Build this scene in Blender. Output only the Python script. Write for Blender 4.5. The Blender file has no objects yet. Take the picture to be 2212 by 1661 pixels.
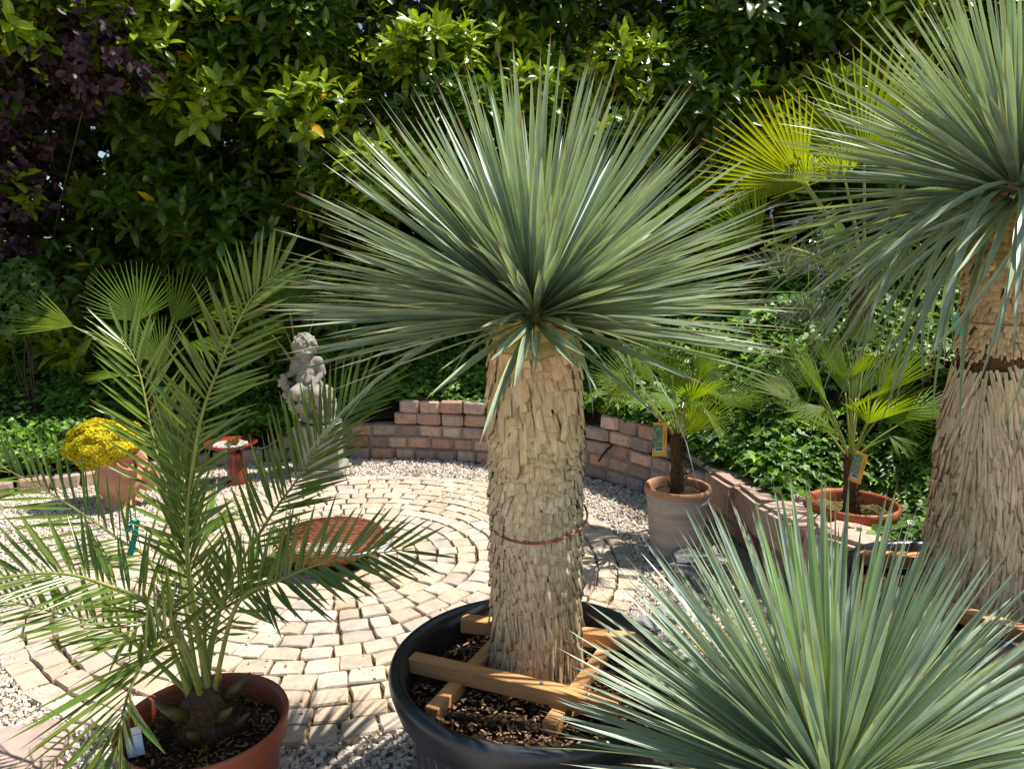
import bpy, bmesh, math, random
import numpy as np
from mathutils import Vector, Matrix

random.seed(4)
RNG = np.random.default_rng(11)
rad = math.radians
SC = bpy.context.scene
COL = SC.collection

# ------------------------------------------------------------------ camera, sky, sun, exposure
CAM_H, PITCH, FPX, CX, CY = 1.6, rad(9.5), 1590.0, 1106.0, 830.5      # photo pixels at 2212 wide
cam_d = bpy.data.cameras.new('camera')
cam_d.sensor_width = 36.0
cam_d.lens = FPX / 2212.0 * 36.0
cam_d.clip_start, cam_d.clip_end = 0.05, 600
cam = bpy.data.objects.new('camera', cam_d)
COL.objects.link(cam)
cam.location = (0, 0, CAM_H)
cam.rotation_euler = (math.pi / 2 - PITCH, 0, 0)
SC.camera = cam

SUN_EL, SUN_AZ = rad(60.5), rad(13)          # azimuth counted from +X towards +Y (away from the camera)
sdir = Vector((math.cos(SUN_EL) * math.cos(SUN_AZ), math.cos(SUN_EL) * math.sin(SUN_AZ), math.sin(SUN_EL)))
world = bpy.data.worlds.new('World')
SC.world = world
world.use_nodes = True
wn = world.node_tree
sky = wn.nodes.new('ShaderNodeTexSky')
sky.sky_type = 'NISHITA'
sky.sun_disc = False
sky.sun_elevation = SUN_EL
sky.sun_rotation = math.pi / 2 - SUN_AZ
wn.nodes['Background'].inputs['Strength'].default_value = 0.088
wn.links.new(sky.outputs[0], wn.nodes['Background'].inputs['Color'])
sun_d = bpy.data.lights.new('sun', 'SUN')
sun_d.energy = 5.0
sun_d.angle = rad(0.55)
sun_d.color = (1.0, 0.95, 0.87)
sun = bpy.data.objects.new('sun', sun_d)
COL.objects.link(sun)
sun.rotation_euler = sdir.to_track_quat('Z', 'Y').to_euler()
sun.location = (6, 2, 9)
SC.view_settings.view_transform = 'Standard'
SC.view_settings.look = 'None'
SC.view_settings.exposure = 0.75
SC.view_settings.gamma = 1.0
SC.cycles.max_bounces = 10
SC.cycles.transparent_max_bounces = 8

# ------------------------------------------------------------------ pixel -> place
CAMP = np.array([0, 0, CAM_H])
FW = np.array([0, math.cos(PITCH), -math.sin(PITCH)])
UP = np.array([0, math.sin(PITCH), math.cos(PITCH)])
RT = np.array([1.0, 0, 0])

def ray(x, y):
    return FW + RT * ((x - CX) / FPX) - UP * ((y - CY) / FPX)

def at_y(x, y, D):
    d = ray(x, y)
    return CAMP + d * (D / d[1])

def at_z(x, y, z):
    d = ray(x, y)
    return CAMP + d * ((z - CAM_H) / d[2])

def proj(P):
    P = np.asarray(P, float) - CAMP
    dep = P @ FW
    dep = np.where(dep < 0.05, 0.05, dep)
    return CX + FPX * (P @ RT) / dep, CY - FPX * (P @ UP) / dep, dep

def in_frame(P, m=30):
    x, y, d = proj(P)
    return (x > -m) & (x < 2212 + m) & (y > -m) & (y < 1661 + m) & (d > 0.2)

def unit(v):
    v = np.asarray(v, float)
    return v / (np.linalg.norm(v, axis=-1, keepdims=True) + 1e-12)

# smooth value noise for shapes
_H = RNG.random((64, 64, 64))
def vnoise(P, s=1.0):
    P = np.asarray(P, float) * s
    i = np.floor(P).astype(int)
    f = P - i
    f = f * f * (3 - 2 * f)
    out = 0
    for dx in (0, 1):
        for dy in (0, 1):
            for dz in (0, 1):
                w = (f[..., 0] if dx else 1 - f[..., 0]) * (f[..., 1] if dy else 1 - f[..., 1]) * (f[..., 2] if dz else 1 - f[..., 2])
                out = out + w * _H[(i[..., 0] + dx) % 64, (i[..., 1] + dy) % 64, (i[..., 2] + dz) % 64]
    return out

# ------------------------------------------------------------------ objects
WM = {}
def link(name, data, parent=None, M=None):
    o = bpy.data.objects.new(name, data)
    COL.objects.link(o)
    M = M or Matrix.Identity(4)
    WM[o.name] = M
    if parent is not None:
        o.parent = parent
        o.matrix_basis = WM[parent.name].inverted() @ M
    else:
        o.matrix_basis = M
    return o

def tag(o, label=None, cat=None, group=None, kind=None):
    if label: o['label'] = label
    if cat: o['category'] = cat
    if group: o['group'] = group
    if kind: o['kind'] = kind
    return o

def thing(name, label, cat, loc, group=None):
    return tag(link(name, None, None, Matrix.Translation(Vector(loc))), label, cat, group)

class Tm:
    """template: vertices, faces, uv per loop"""
    def __init__(s, V, F, UV=None):
        s.V = np.asarray(V, float)
        s.loops = np.array([i for f in F for i in f], int)
        s.tot = np.array([len(f) for f in F], int)
        s.UV = np.zeros((len(s.V), 2)) if UV is None else np.asarray(UV, float)
    def mesh(s, name, mat, smooth=True):
        return mk_mesh(name, s.V, s.loops, s.tot, s.UV, np.ones((len(s.V), 3)), mat, smooth)

def mk_mesh(name, V, loops, tot, UV, C, mats, smooth=True, mi=None):
    me = bpy.data.meshes.new(name)
    me.vertices.add(len(V))
    me.vertices.foreach_set('co', np.asarray(V, np.float32).ravel())
    me.loops.add(len(loops))
    me.loops.foreach_set('vertex_index', np.asarray(loops, np.int32))
    me.polygons.add(len(tot))
    st = np.concatenate([[0], np.cumsum(tot)[:-1]])
    me.polygons.foreach_set('loop_start', st.astype(np.int32))
    me.polygons.foreach_set('loop_total', np.asarray(tot, np.int32))
    me.polygons.foreach_set('use_smooth', np.full(len(tot), bool(smooth)))
    if UV is not None:
        uvl = me.uv_layers.new(name='uv')
        uvl.data.foreach_set('uv', np.asarray(UV, np.float32)[loops].ravel())
    if C is not None:
        a = me.attributes.new('col', 'FLOAT_COLOR', 'POINT')
        cc = np.ones((len(V), 4), np.float32)
        cc[:, :3] = C
        a.data.foreach_set('color', cc.ravel())
    if not isinstance(mats, (list, tuple)):
        mats = [mats]
    for m in mats:
        me.materials.append(m)
    if mi is not None:
        me.polygons.foreach_set('material_index', np.asarray(mi, np.int32))
    me.update(calc_edges=True)
    return me

def scatter(name, tms, which, R, P, S, C, mat, smooth=True):
    """one joined mesh: template which[i] rotated by R[i] (columns x,y,z), scaled S[i] (3), moved to P[i]"""
    Vs, Ls, Ts, Us, Cs = [], [], [], [], []
    off = 0
    for k, t in enumerate(tms):
        ix = np.nonzero(which == k)[0]
        if not len(ix): continue
        v = t.V[None] * S[ix][:, None, :]
        v = np.einsum('mij,mnj->mni', R[ix], v) + P[ix][:, None, :]
        n = len(t.V)
        Vs.append(v.reshape(-1, 3))
        Ls.append((t.loops[None] + (np.arange(len(ix)) * n)[:, None] + off).ravel())
        Ts.append(np.tile(t.tot, len(ix)))
        Us.append(np.tile(t.UV, (len(ix), 1)))
        Cs.append(np.repeat(C[ix], n, 0))
        off += n * len(ix)
    return mk_mesh(name, np.concatenate(Vs), np.concatenate(Ls), np.concatenate(Ts), np.concatenate(Us), np.concatenate(Cs), mat, smooth)

def pieces(piece, tms, which, R, P, S, C, mat, parent, pick, rest=None, smooth=True, meshes=None):
    """picked ones as children of their own (shared meshes), the others joined into one part"""
    meshes = meshes or [t.mesh(piece, mat, smooth) for t in tms]
    pk = np.zeros(len(P), bool)
    pk[pick] = True
    for i in np.nonzero(pk)[0]:
        M = np.eye(4)
        M[:3, :3] = R[i] * S[i][None]
        M[:3, 3] = P[i]
        o = link(piece, meshes[which[i]], parent, Matrix(M.tolist()))
        o.color = (*C[i], 1)
    if rest and (~pk).any():
        n = ~pk
        o = link(rest, scatter(rest, tms, which[n], R[n], P[n], S[n], C[n], mat, smooth), parent)
        o['kind'] = 'stuff'
    return meshes

class MB:
    def __init__(s):
        s.V, s.F, s.U, s.C, s.n = [], [], [], [], 0
    def add(s, V, F, U=None, C=(1, 1, 1)):
        V = np.asarray(V, float)
        s.V.append(V)
        s.F += [[i + s.n for i in f] for f in F]
        s.U.append(np.zeros((len(V), 2)) if U is None else np.asarray(U, float))
        s.C.append(np.tile(np.asarray(C, float), (len(V), 1)) if np.ndim(C) == 1 else np.asarray(C, float))
        s.n += len(V)
    def box(s, c, h, R=None, C=(1, 1, 1)):
        v = np.array([[x, y, z] for x in (-1, 1) for y in (-1, 1) for z in (-1, 1)], float) * h
        if R is not None: v = v @ np.asarray(R).T
        s.add(v + c, [[0, 1, 3, 2], [4, 6, 7, 5], [0, 4, 5, 1], [2, 3, 7, 6], [0, 2, 6, 4], [1, 5, 7, 3]], None, C)
    def tube(s, pts, r, n=8, C=(1, 1, 1), cap=True):
        pts = np.asarray(pts, float)
        m = len(pts)
        r = np.full(m, r) if np.ndim(r) == 0 else np.asarray(r, float)
        t = unit(np.gradient(pts, axis=0))
        a = np.cross(t[0], [0.31, 0.2, 0.93]); a = unit(a)
        V, U = [], []
        for i in range(m):
            a = unit(a - t[i] * (a @ t[i]))
            b = np.cross(t[i], a)
            for k in range(n):
                q = 2 * math.pi * k / n
                V.append(pts[i] + r[i] * (math.cos(q) * a + math.sin(q) * b))
                U.append((k / n, i / (m - 1)))
        F = [[i * n + k, i * n + (k + 1) % n, (i + 1) * n + (k + 1) % n, (i + 1) * n + k] for i in range(m - 1) for k in range(n)]
        if cap:
            F += [list(range(n))[::-1], [(m - 1) * n + k for k in range(n)]]
        s.add(V, F, U, C)
    def lathe(s, prof, c=(0, 0, 0), n=48, C=(1, 1, 1), wob=0.0):
        V, U = [], []
        m = len(prof)
        for i, (r, z) in enumerate(prof):
            for k in range(n):
                q = 2 * math.pi * k / n
                rr = r * (1 + wob * math.sin(3 * q + i * .7) * .5)
                V.append((c[0] + rr * math.cos(q), c[1] + rr * math.sin(q), c[2] + z))
                U.append((k / n, i / (m - 1)))
        F = [[i * n + k, i * n + (k + 1) % n, (i + 1) * n + (k + 1) % n, (i + 1) * n + k] for i in range(m - 1) for k in range(n)]
        s.add(V, F, U, C)
    def build(s, name, mat, parent=None, smooth=True):
        tot = [len(f) for f in s.F]
        loops = [i for f in s.F for i in f]
        me = mk_mesh(name, np.concatenate(s.V), np.array(loops), np.array(tot), np.concatenate(s.U), np.concatenate(s.C), mat, smooth)
        return link(name, me, parent)

def spline(pts, n):
    """Catmull-Rom through pts, n samples, even in parameter"""
    p = np.asarray(pts, float)
    p = np.vstack([2 * p[0] - p[1], p, 2 * p[-1] - p[-2]])
    m = len(p) - 3
    out = []
    for u in np.linspace(0, m - 1e-6, n):
        i = int(u); t = u - i
        a, b, c, d = p[i:i + 4]
        out.append(.5 * ((2 * b) + (c - a) * t + (2 * a - 5 * b + 4 * c - d) * t * t + (3 * b - a - 3 * c + d) * t ** 3))
    return np.array(out)

def arc_resample(pts, n):
    L = np.concatenate([[0], np.cumsum(np.linalg.norm(np.diff(pts, axis=0), axis=1))])
    s = np.linspace(0, L[-1], n)
    return np.stack([np.interp(s, L, pts[:, k]) for k in range(pts.shape[1])], 1), L[-1]

def frames(Y, Z):
    """rotation matrices whose column 1 is Y and column 2 is Z made perpendicular"""
    Y = unit(Y)
    Z = unit(Z - Y * np.sum(Z * Y, -1, keepdims=True))
    X = np.cross(Y, Z)
    return np.stack([X, Y, Z], -1)

def twist(R, a):
    """turn frames about their own Y axis"""
    c, s = np.cos(a)[:, None], np.sin(a)[:, None]
    X = R[:, :, 0] * c - R[:, :, 2] * s
    Z = R[:, :, 0] * s + R[:, :, 2] * c
    return np.stack([X, R[:, :, 1], Z], -1)

# ------------------------------------------------------------------ materials
class Nd:
    def __init__(s, name):
        s.m = bpy.data.materials.new(name)
        s.m.use_nodes = True
        s.t = s.m.node_tree
        s.b = s.t.nodes['Principled BSDF']
        s.out = s.t.nodes['Material Output']
    def n(s, typ, **k):
        o = s.t.nodes.new('ShaderNode' + typ)
        for a, v in k.items(): setattr(o, a, v)
        return o
    def l(s, a, b): s.t.links.new(a, b)
    def set(s, sock, v):
        if hasattr(v, 'is_output') or hasattr(v, 'links'): s.l(v, sock)
        else: sock.default_value = v
    def mix(s, f, a, b, mode='MIX'):
        o = s.n('MixRGB', blend_type=mode)
        for k, v in zip(o.inputs, (f, a, b)):
            if isinstance(v, tuple) and len(v) == 3: v = (*v, 1)
            s.set(k, v)
        return o.outputs[0]
    def math(s, op, a, b=0.0, c=None):
        o = s.n('Math', operation=op)
        s.set(o.inputs[0], a); s.set(o.inputs[1], b)
        if c is not None: s.set(o.inputs[2], c)
        return o.outputs[0]
    def ramp(s, f, stops):
        o = s.n('ValToRGB')
        e = o.color_ramp.elements
        while len(e) < len(stops): e.new(0.5)
        for k, (p, c) in enumerate(stops):
            e[k].position = p
            e[k].color = (*c, 1) if isinstance(c, tuple) else (c, c, c, 1)
        s.l(f, o.inputs[0])
        return o.outputs[0]
    def coord(s, kind='Object', scale=(1, 1, 1)):
        c = s.n('TexCoord').outputs[kind]
        if scale != (1, 1, 1):
            m = s.n('Mapping')
            m.inputs['Scale'].default_value = scale
            s.l(c, m.inputs[0]); c = m.outputs[0]
        return c
    def noise(s, scale, co=None, detail=4, rough=.55, out=0):
        o = s.n('TexNoise')
        o.inputs['Scale'].default_value = scale
        o.inputs['Detail'].default_value = detail
        o.inputs['Roughness'].default_value = rough
        if co is not None: s.l(co, o.inputs['Vector'])
        return o.outputs[out]
    def pos(s): return s.n('NewGeometry').outputs['Position']
    def tint(s):
        a = s.n('Attribute', attribute_name='col').outputs['Color']
        b = s.n('ObjectInfo').outputs['Color']
        return s.mix(1.0, a, b, 'MULTIPLY')
    def bump(s, h, strength=.4, dist=.01):
        o = s.n('Bump')
        o.inputs['Strength'].default_value = strength
        o.inputs['Distance'].default_value = dist
        s.l(h, o.inputs['Height'])
        s.l(o.outputs[0], s.b.inputs['Normal'])
    def fin(s, color, rough=.6, spec=.5, metal=0.0):
        if isinstance(color, tuple): color = (*color, 1)
        s.set(s.b.inputs['Base Color'], color)
        s.set(s.b.inputs['Roughness'], rough)
        s.set(s.b.inputs['Specular IOR Level'], spec)
        s.set(s.b.inputs['Metallic'], metal)
        return s.m

def plain(name, color, rough=.6, spec=.5, vary=.25, scale=20, bump=0.0, metal=0, tinted=False, co='pos'):
    d = Nd(name)
    c = d.pos() if co == 'pos' else d.coord('Object')
    f = d.noise(scale, c)
    a = tuple(x * (1 - vary) for x in color); b = tuple(min(1, x * (1 + vary)) for x in color)
    k = d.ramp(f, [(.3, a), (.7, b)])
    if tinted: k = d.mix(1, k, d.tint(), 'MULTIPLY')
    if bump: d.bump(d.noise(scale * 3, c), bump, .004)
    return d.fin(k, rough, spec, metal)

def leaf_mat(name, color, rough=.4, spec=.5, transl=.3, tcol=None, edge=None, tip=None, tip_at=.965, streak=0.0, vein=None, coat=0.0):
    d = Nd(name)
    base = d.mix(1, (*color, 1), d.tint(), 'MULTIPLY')
    uv = d.coord('UV')
    sep = d.n('SeparateXYZ'); d.l(uv, sep.inputs[0])
    u, v = sep.outputs[0], sep.outputs[1]
    f = d.noise(9, d.pos(), 3)
    base = d.mix(.55, base, d.mix(1, base, d.ramp(f, [(.3, .55), (.7, 1.35)]), 'MULTIPLY'))
    au = d.math('ABSOLUTE', d.math('SUBTRACT', u, .5))
    if streak:
        m = d.n('Mapping'); m.inputs['Scale'].default_value = (26, 1.2, 1); d.l(uv, m.inputs[0])
        st = d.noise(1.0, m.outputs[0], 2)
        base = d.mix(streak, base, d.mix(1, base, d.ramp(st, [(.3, .5), (.7, 1.4)]), 'MULTIPLY'))
    if vein is not None:
        base = d.mix(d.ramp(au, [(.03, 1.0), (.07, 0.0)]), base, d.mix(1, (*vein, 1), d.tint(), 'MULTIPLY'))
    if edge is not None:
        base = d.mix(d.ramp(au, [(.40, 0.0), (.46, 1.0)]), base, (*edge, 1))
    if tip is not None:
        tv = d.math('ADD', v, d.math('MULTIPLY', d.math('SUBTRACT', d.n('ObjectInfo').outputs['Random'], .5), .03))
        base = d.mix(d.ramp(tv, [(tip_at - .03, 0.0), (tip_at, 1.0)]), base, (*tip, 1))
    d.fin(base, rough, spec)
    if coat:
        d.b.inputs['Coat Weight'].default_value = coat
        d.b.inputs['Coat Roughness'].default_value = .25
    if transl:
        t = d.n('BsdfTranslucent')
        d.l(d.mix(1, base, (*(tcol or (1.5, 1.5, .5)), 1), 'MULTIPLY'), t.inputs[0])
        ms = d.n('MixShader'); ms.inputs[0].default_value = transl
        d.l(d.b.outputs[0], ms.inputs[1]); d.l(t.outputs[0], ms.inputs[2])
        d.l(ms.outputs[0], d.out.inputs[0])
    return d.m

M = {}
M['yucca'] = leaf_mat('yucca_leaf', (.235, .315, .262), .38, .5, .16, (1.4, 1.5, .5), edge=(.52, .50, .12), tip=(.20, .085, .045), tip_at=.965, streak=.35)
M['date'] = leaf_mat('date_palm_leaflet', (.10, .165, .02), .27, .5, .22, (1.6, 1.6, .5), tip=(.28, .17, .05), tip_at=.97, streak=.3, vein=(.2, .26, .08))
M['fan'] = leaf_mat('fan_palm_leaf', (.125, .20, .02), .5, .18, .5, (2.2, 1.85, .28), tip=(.42, .27, .06), tip_at=.96, streak=.3)
M['laurel'] = leaf_mat('laurel_leaf', (.125, .215, .015), .26, .5, .3, (1.9, 1.75, .25), vein=(.22, .3, .06))
M['ivy'] = leaf_mat('ivy_leaf', (.085, .18, .018), .46, .4, .2, (1.6, 1.6, .4), vein=(.16, .25, .06))
M['purple'] = leaf_mat('purple_leaf', (.030, .011, .017), .5, .35, .12, (1.6, 1.0, 1.0))
M['acer'] = leaf_mat('maple_leaf', (.09, .16, .035), .45, .4, .25)
M['sage'] = leaf_mat('grey_green_leaf', (.16, .2, .13), .6, .3, .2)
M['stalk'] = plain('leaf_stalk', (.24, .27, .05), .45, .5, .25, 15, tinted=True)
M['yflower'] = leaf_mat('yellow_petal', (.66, .57, .012), .6, .3, .25, (1.2, 1.1, .6))
M['lflower'] = plain('lavender_floret', (.22, .17, .55), .7, .3, .2, 50)
M['twig'] = plain('twig_bark', (.09, .065, .045), .85, .2, .4, 60, .5)
M['fibre'] = plain('palm_fibre', (.10, .06, .035), .95, .1, .5, 70, .8)
M['pebble'] = plain('limestone_chip', (.60, .55, .48), .85, .25, .12, 150, 0, tinted=True)
M['teal'] = plain('teal_ribbon', (.02, .36, .30), .4, .5, .1)
M['steel'] = plain('galvanised_steel', (.32, .36, .40), .35, .6, .15, 40, metal=.6)
M['wire'] = plain('orange_wire', (.36, .085, .035), .35, .5, .2, 40)
M['hose'] = plain('black_hose', (.012, .012, .013), .45, .5, .2)
M['cable'] = plain('grey_cable', (.30, .33, .36), .5, .5, .1)
M['deadleaf'] = leaf_mat('dead_leaf', (.30, .14, .05), .7, .3, .15)
M['redglaze'] = None

def gravel_bed():
    d = Nd('gravel_bed')
    p = d.pos()
    v = d.n('TexVoronoi'); v.inputs['Scale'].default_value = 75; d.l(p, v.inputs['Vector'])
    k = d.mix(.5, d.ramp(v.outputs['Distance'], [(.1, (.62, .57, .49)), (.6, (.30, .26, .21))]), d.ramp(d.noise(14, p), [(.3, (.42, .37, .31)), (.7, (.62, .57, .5))]))
    d.bump(v.outputs['Distance'], .8, -.01)
    return d.fin(k, .9, .2)
M['gravel'] = gravel_bed()

def joint_sand():
    d = Nd('joint_sand')
    p = d.pos()
    k = d.ramp(d.noise(60, p, 6), [(.25, (.035, .022, .012)), (.5, (.12, .072, .036)), (.72, (.22, .17, .12))])
    k = d.mix(d.ramp(d.noise(3, p), [(.5, 0.0), (.75, .7)]), k, (.15, .135, .11, 1))
    d.bump(d.noise(120, p, 5), .9, .008)
    return d.fin(k, .95, .1)
M['sand'] = joint_sand()

def paver():
    d = Nd('sandstone_paver')
    p = d.pos()
    f = d.noise(16, p, 6, .6)
    k = d.mix(1, d.tint(), d.ramp(f, [(.25, (.72, .70, .66)), (.5, (1, 1, 1)), (.75, (1.14, 1.10, 1.04))]), 'MULTIPLY')
    k = d.mix(d.ramp(d.noise(38, p, 4), [(.60, 0.0), (.72, .5)]), k, (.30, .25, .19, 1))
    k = d.mix(d.ramp(d.noise(7, p, 3), [(.56, 0.0), (.70, .30)]), k, (.46, .26, .10, 1))
    d.bump(d.noise(70, p, 7, .65), .55, .006)
    return d.fin(k, .85, .25)
M['paver'] = paver()

def brickm():
    d = Nd('tumbled_brick')
    p = d.pos()
    k = d.mix(1, d.tint(), d.ramp(d.noise(22, p, 6, .65), [(.25, (.62, .60, .60)), (.5, (1, 1, 1)), (.78, (1.25, 1.2, 1.15))]), 'MULTIPLY')
    k = d.mix(d.ramp(d.noise(90, p, 3), [(.62, 0.0), (.7, .7)]), k, (.09, .06, .05, 1))
    d.bump(d.noise(90, p, 6, .7), .7, .006)
    return d.fin(k, .9, .2)
M['brick'] = brickm()
M['mortar'] = plain('grey_mortar', (.23, .205, .18), .95, .15, .25, 40, .6)

def barkm(name, colr, tipc):
    d = Nd(name)
    uv = d.coord('UV')
    sep = d.n('SeparateXYZ'); d.l(uv, sep.inputs[0])
    p = d.n('Mapping'); p.inputs['Scale'].default_value = (160, 160, 14); d.l(d.pos(), p.inputs[0])
    st = d.noise(1.0, p.outputs[0], 4)
    k = d.mix(1, d.mix(1, (*colr, 1), d.tint(), 'MULTIPLY'), d.ramp(st, [(.28, .62), (.5, 1.0), (.75, 1.22)]), 'MULTIPLY')
    k = d.mix(d.ramp(sep.outputs[1], [(.90, 0.0), (.95, .85)]), k, (*tipc, 1))
    k = d.mix(d.ramp(d.noise(120, d.pos(), 2), [(.66, 0.0), (.74, .5)]), k, (.12, .08, .05, 1))
    d.bump(st, .5, .002)
    return d.fin(k, .8, .25)
M['scale'] = barkm('dry_leaf_base', (.70, .585, .415), (.22, .14, .075))
M['core'] = plain('trunk_core', (.24, .17, .10), .95, .1, .4, 80, .5)

def soilm():
    d = Nd('potting_soil')
    p = d.pos()
    k = d.ramp(d.noise(55, p, 7, .7), [(.25, (.012, .008, .006)), (.5, (.055, .032, .02)), (.68, (.14, .085, .05)), (.8, (.26, .22, .18))])
    d.bump(d.noise(85, p, 6, .75), 1.0, .02)
    return d.fin(k, .95, .1)
M['soil'] = soilm()
M['chip'] = plain('bark_chip', (.22, .145, .09), .9, .15, .4, 80, tinted=True)

def woodm(name, base):
    d = Nd(name)
    c = d.coord('Object', (2.2, 34, 34))
    f = d.noise(1.0, c, 5, .6)
    k = d.mix(1, d.ramp(f, [(.25, tuple(x * .62 for x in base)), (.5, base), (.75, tuple(min(1, x * 1.22) for x in base))]), d.tint(), 'MULTIPLY')
    k = d.mix(d.ramp(d.noise(6, d.coord('Object'), 3), [(.6, 0.0), (.75, .35)]), k, (.22, .16, .1, 1))
    d.bump(f, .25, .003)
    return d.fin(k, .7, .3)
M['wood'] = woodm('pine_batten', (.72, .38, .155))
M['board'] = woodm('weathered_board', (.33, .28, .195))

def tubm():
    d = Nd('black_plastic')
    p = d.pos()
    m = d.n('Mapping'); m.inputs['Scale'].default_value = (1, 1, .45); d.l(p, m.inputs[0])
    sp = d.ramp(d.noise(46, m.outputs[0], 4, .6), [(.62, 0.0), (.67, 1.0)])
    sep = d.n('SeparateXYZ'); d.l(p, sep.inputs[0])
    low = d.ramp(sep.outputs[2], [(.40, 1.0), (.415, 0.0)])
    du = d.ramp(d.noise(5, p, 4), [(.35, 0.0), (.8, .45)])
    k = d.mix(du, (.016, .018, .022, 1), (.075, .08, .09, 1))
    k = d.mix(d.math('MULTIPLY', sp, low), k, (.24, .21, .16, 1))
    d.bump(d.noise(9, p, 3), .08, .01)
    return d.fin(k, d.ramp(d.noise(7, p, 4), [(.3, .24), (.7, .46)]), .55)
M['tub'] = tubm()
M['terraplastic'] = plain('terracotta_plastic', (.33, .085, .042), .42, .45, .12, 6, .05)
M['terra'] = plain('terracotta', (.47, .245, .145), .75, .3, .16, 9, .25)
M['terra_red'] = plain('red_terracotta', (.40, .105, .04), .55, .4, .14, 8, .1)

def limewash():
    d = Nd('limewashed_clay')
    p = d.pos()
    m = d.n('Mapping'); m.inputs['Scale'].default_value = (4, 4, 26); d.l(p, m.inputs[0])
    f = d.noise(1.0, m.outputs[0], 4)
    k = d.ramp(f, [(.3, (.30, .225, .19)), (.5, (.40, .35, .315)), (.75, (.48, .44, .405))])
    k = d.mix(d.ramp(d.noise(10, p, 4), [(.55, 0.0), (.75, .5)]), k, (.42, .22, .14, 1))
    d.bump(f, .2, .004)
    return d.fin(k, .85, .2)
M['limeclay'] = limewash()

def glaze():
    d = Nd('red_glaze')
    p = d.pos()
    k = d.ramp(d.noise(12, p, 4), [(.3, (.13, .012, .012)), (.7, (.26, .03, .025))])
    d.fin(k, .12, .6)
    return d.m
M['redglaze'] = glaze()
M['statue'] = plain('cast_stone', (.27, .25, .205), .9, .2, .22, 26, .5)
M['plinth'] = plain('concrete_plinth', (.26, .245, .215), .9, .2, .16, 14, .5)

def rustm():
    d = Nd('rusty_iron')
    p = d.pos()
    k = d.ramp(d.noise(30, p, 6, .65), [(.25, (.09, .03, .018)), (.5, (.25, .085, .04)), (.75, (.40, .17, .085))])
    d.bump(d.noise(120, p, 5), .5, .003)
    return d.fin(k, .85, .3)
M['rust'] = rustm()
M['slate'] = plain('slate_rock', (.23, .235, .24), .8, .3, .4, 18, .9)
M['slab'] = plain('pink_stone_slab', (.42, .31, .26), .85, .25, .2, 12, .5)
M['earth'] = plain('bank_earth', (.045, .035, .022), .95, .1, .5, 20, .8)
M['card_y'] = plain('yellow_card', (.75, .38, .02), .4, .5, .03)
M['card_w'] = plain('white_card', (.50, .54, .57), .4, .5, .03)
M['card_b'] = plain('pale_blue_card', (.42, .55, .66), .4, .5, .15, 30)
M['ink'] = plain('black_ink', (.02, .02, .02), .5, .4, .05)
def photo_print():
    d = Nd('printed_palm_photo')
    k = d.ramp(d.noise(110, d.pos(), 4), [(.3, (.02, .05, .02)), (.55, (.12, .25, .13)), (.75, (.45, .55, .45))])
    return d.fin(k, .3, .5)
M['photo'] = photo_print()
M['white_ink'] = plain('white_ink', (.8, .82, .84), .5, .4, .02)
M['moss'] = plain('moss_and_grit', (.12, .105, .035), .95, .1, .5, 50, .9)

# ------------------------------------------------------------------ leaf templates (length along +Y, upper side +Z)
def blade(n, hw, prof, curl=0.0, vee=.3, sway=0.0, kink=None):
    V, U, F = [], [], []
    for i in range(n + 1):
        t = i / n
        w = hw * prof(t)
        z = -curl * t * t
        y = t - .25 * curl * curl * t ** 3
        if kink and t > kink[0]:
            q = t - kink[0]
            y = kink[0] + q * math.cos(kink[1]); z = -curl * kink[0] ** 2 - q * math.sin(kink[1])
        x = sway * t * t
        V += [(x - w, y, z + vee * w), (x, y, z), (x + w, y, z + vee * w)]
        U += [(0, t), (.5, t), (1, t)]
    for i in range(n):
        a = 3 * i
        F += [[a, a + 1, a + 4, a + 3], [a + 1, a + 2, a + 5, a + 4]]
    return Tm(V, F, U)

def yprof(t):
    if t < .08: return 1.25 - 6.5 * t
    if t < .5: return .73 + (t - .08) / .42 * .27
    return max(0.02, 1 - ((t - .5) / .5) ** 1.7)
YT = [blade(8, .0150, yprof, c, .35, s) for c, s in ((-.03, .0), (.0, .02), (.03, -.02), (.06, .015), (.12, .0), (.22, .03), (.42, -.04), (.7, .03))]
YCURL = [blade(9, .030, yprof, c, .3, s, k) for c, s, k in ((.5, .1, None), (.7, -.15, None), (.1, .05, (.45, 1.5)), (.9, .2, None))]

def dprof(t):
    if t < .12: return .35 + t / .12 * .5
    if t < .4: return .85 + (t - .12) / .28 * .15
    return max(.02, 1 - ((t - .4) / .6) ** 1.6)
DT = [blade(5, .032, dprof, c, .45, s) for c, s in ((0, 0), (.05, .03), (.1, -.03), (-.05, .02))]

def lprof(t):
    return max(.03, math.sin(math.pi * min(1, t ** .8 * .93 + .05)) ** .8)
LT = [blade(4, .19, lambda t: (.10, .72, 1.0, .86, .06)[int(round(t * 4))], c, .3, s) for c, s in ((.1, 0), (.25, .05), (.0, -.05), (.4, .04))]

LTB = [blade(2, .2, lambda t: (.3, 1.0, .06)[int(round(t * 2))], .15, .25)]
def ivy_tm(fold, cup):
    a = [(-100, .0, .30), (-150, 1, .50), (170, 0, 0)]
    pts = [(0, -.02), (-.30, -.16), (-.46, .12), (-.26, .24), (-.36, .52), (-.12, .50), (0, .92), (.12, .50), (.36, .52), (.26, .24), (.46, .12), (.30, -.16)]
    V = [(0, .22, 0)] + [(x, y + .1, fold * abs(x) - cup * (x * x + y * y)) for x, y in pts]
    n = len(pts)
    F = [[0, 1 + (i + 1) % n, 1 + i] for i in range(n)]
    U = [(.5, .3)] + [(.5 + x, y) for x, y in pts]
    return Tm(V, F, U)
IT = [ivy_tm(.25, .1), ivy_tm(.1, .25), ivy_tm(.4, .0)]

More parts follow.
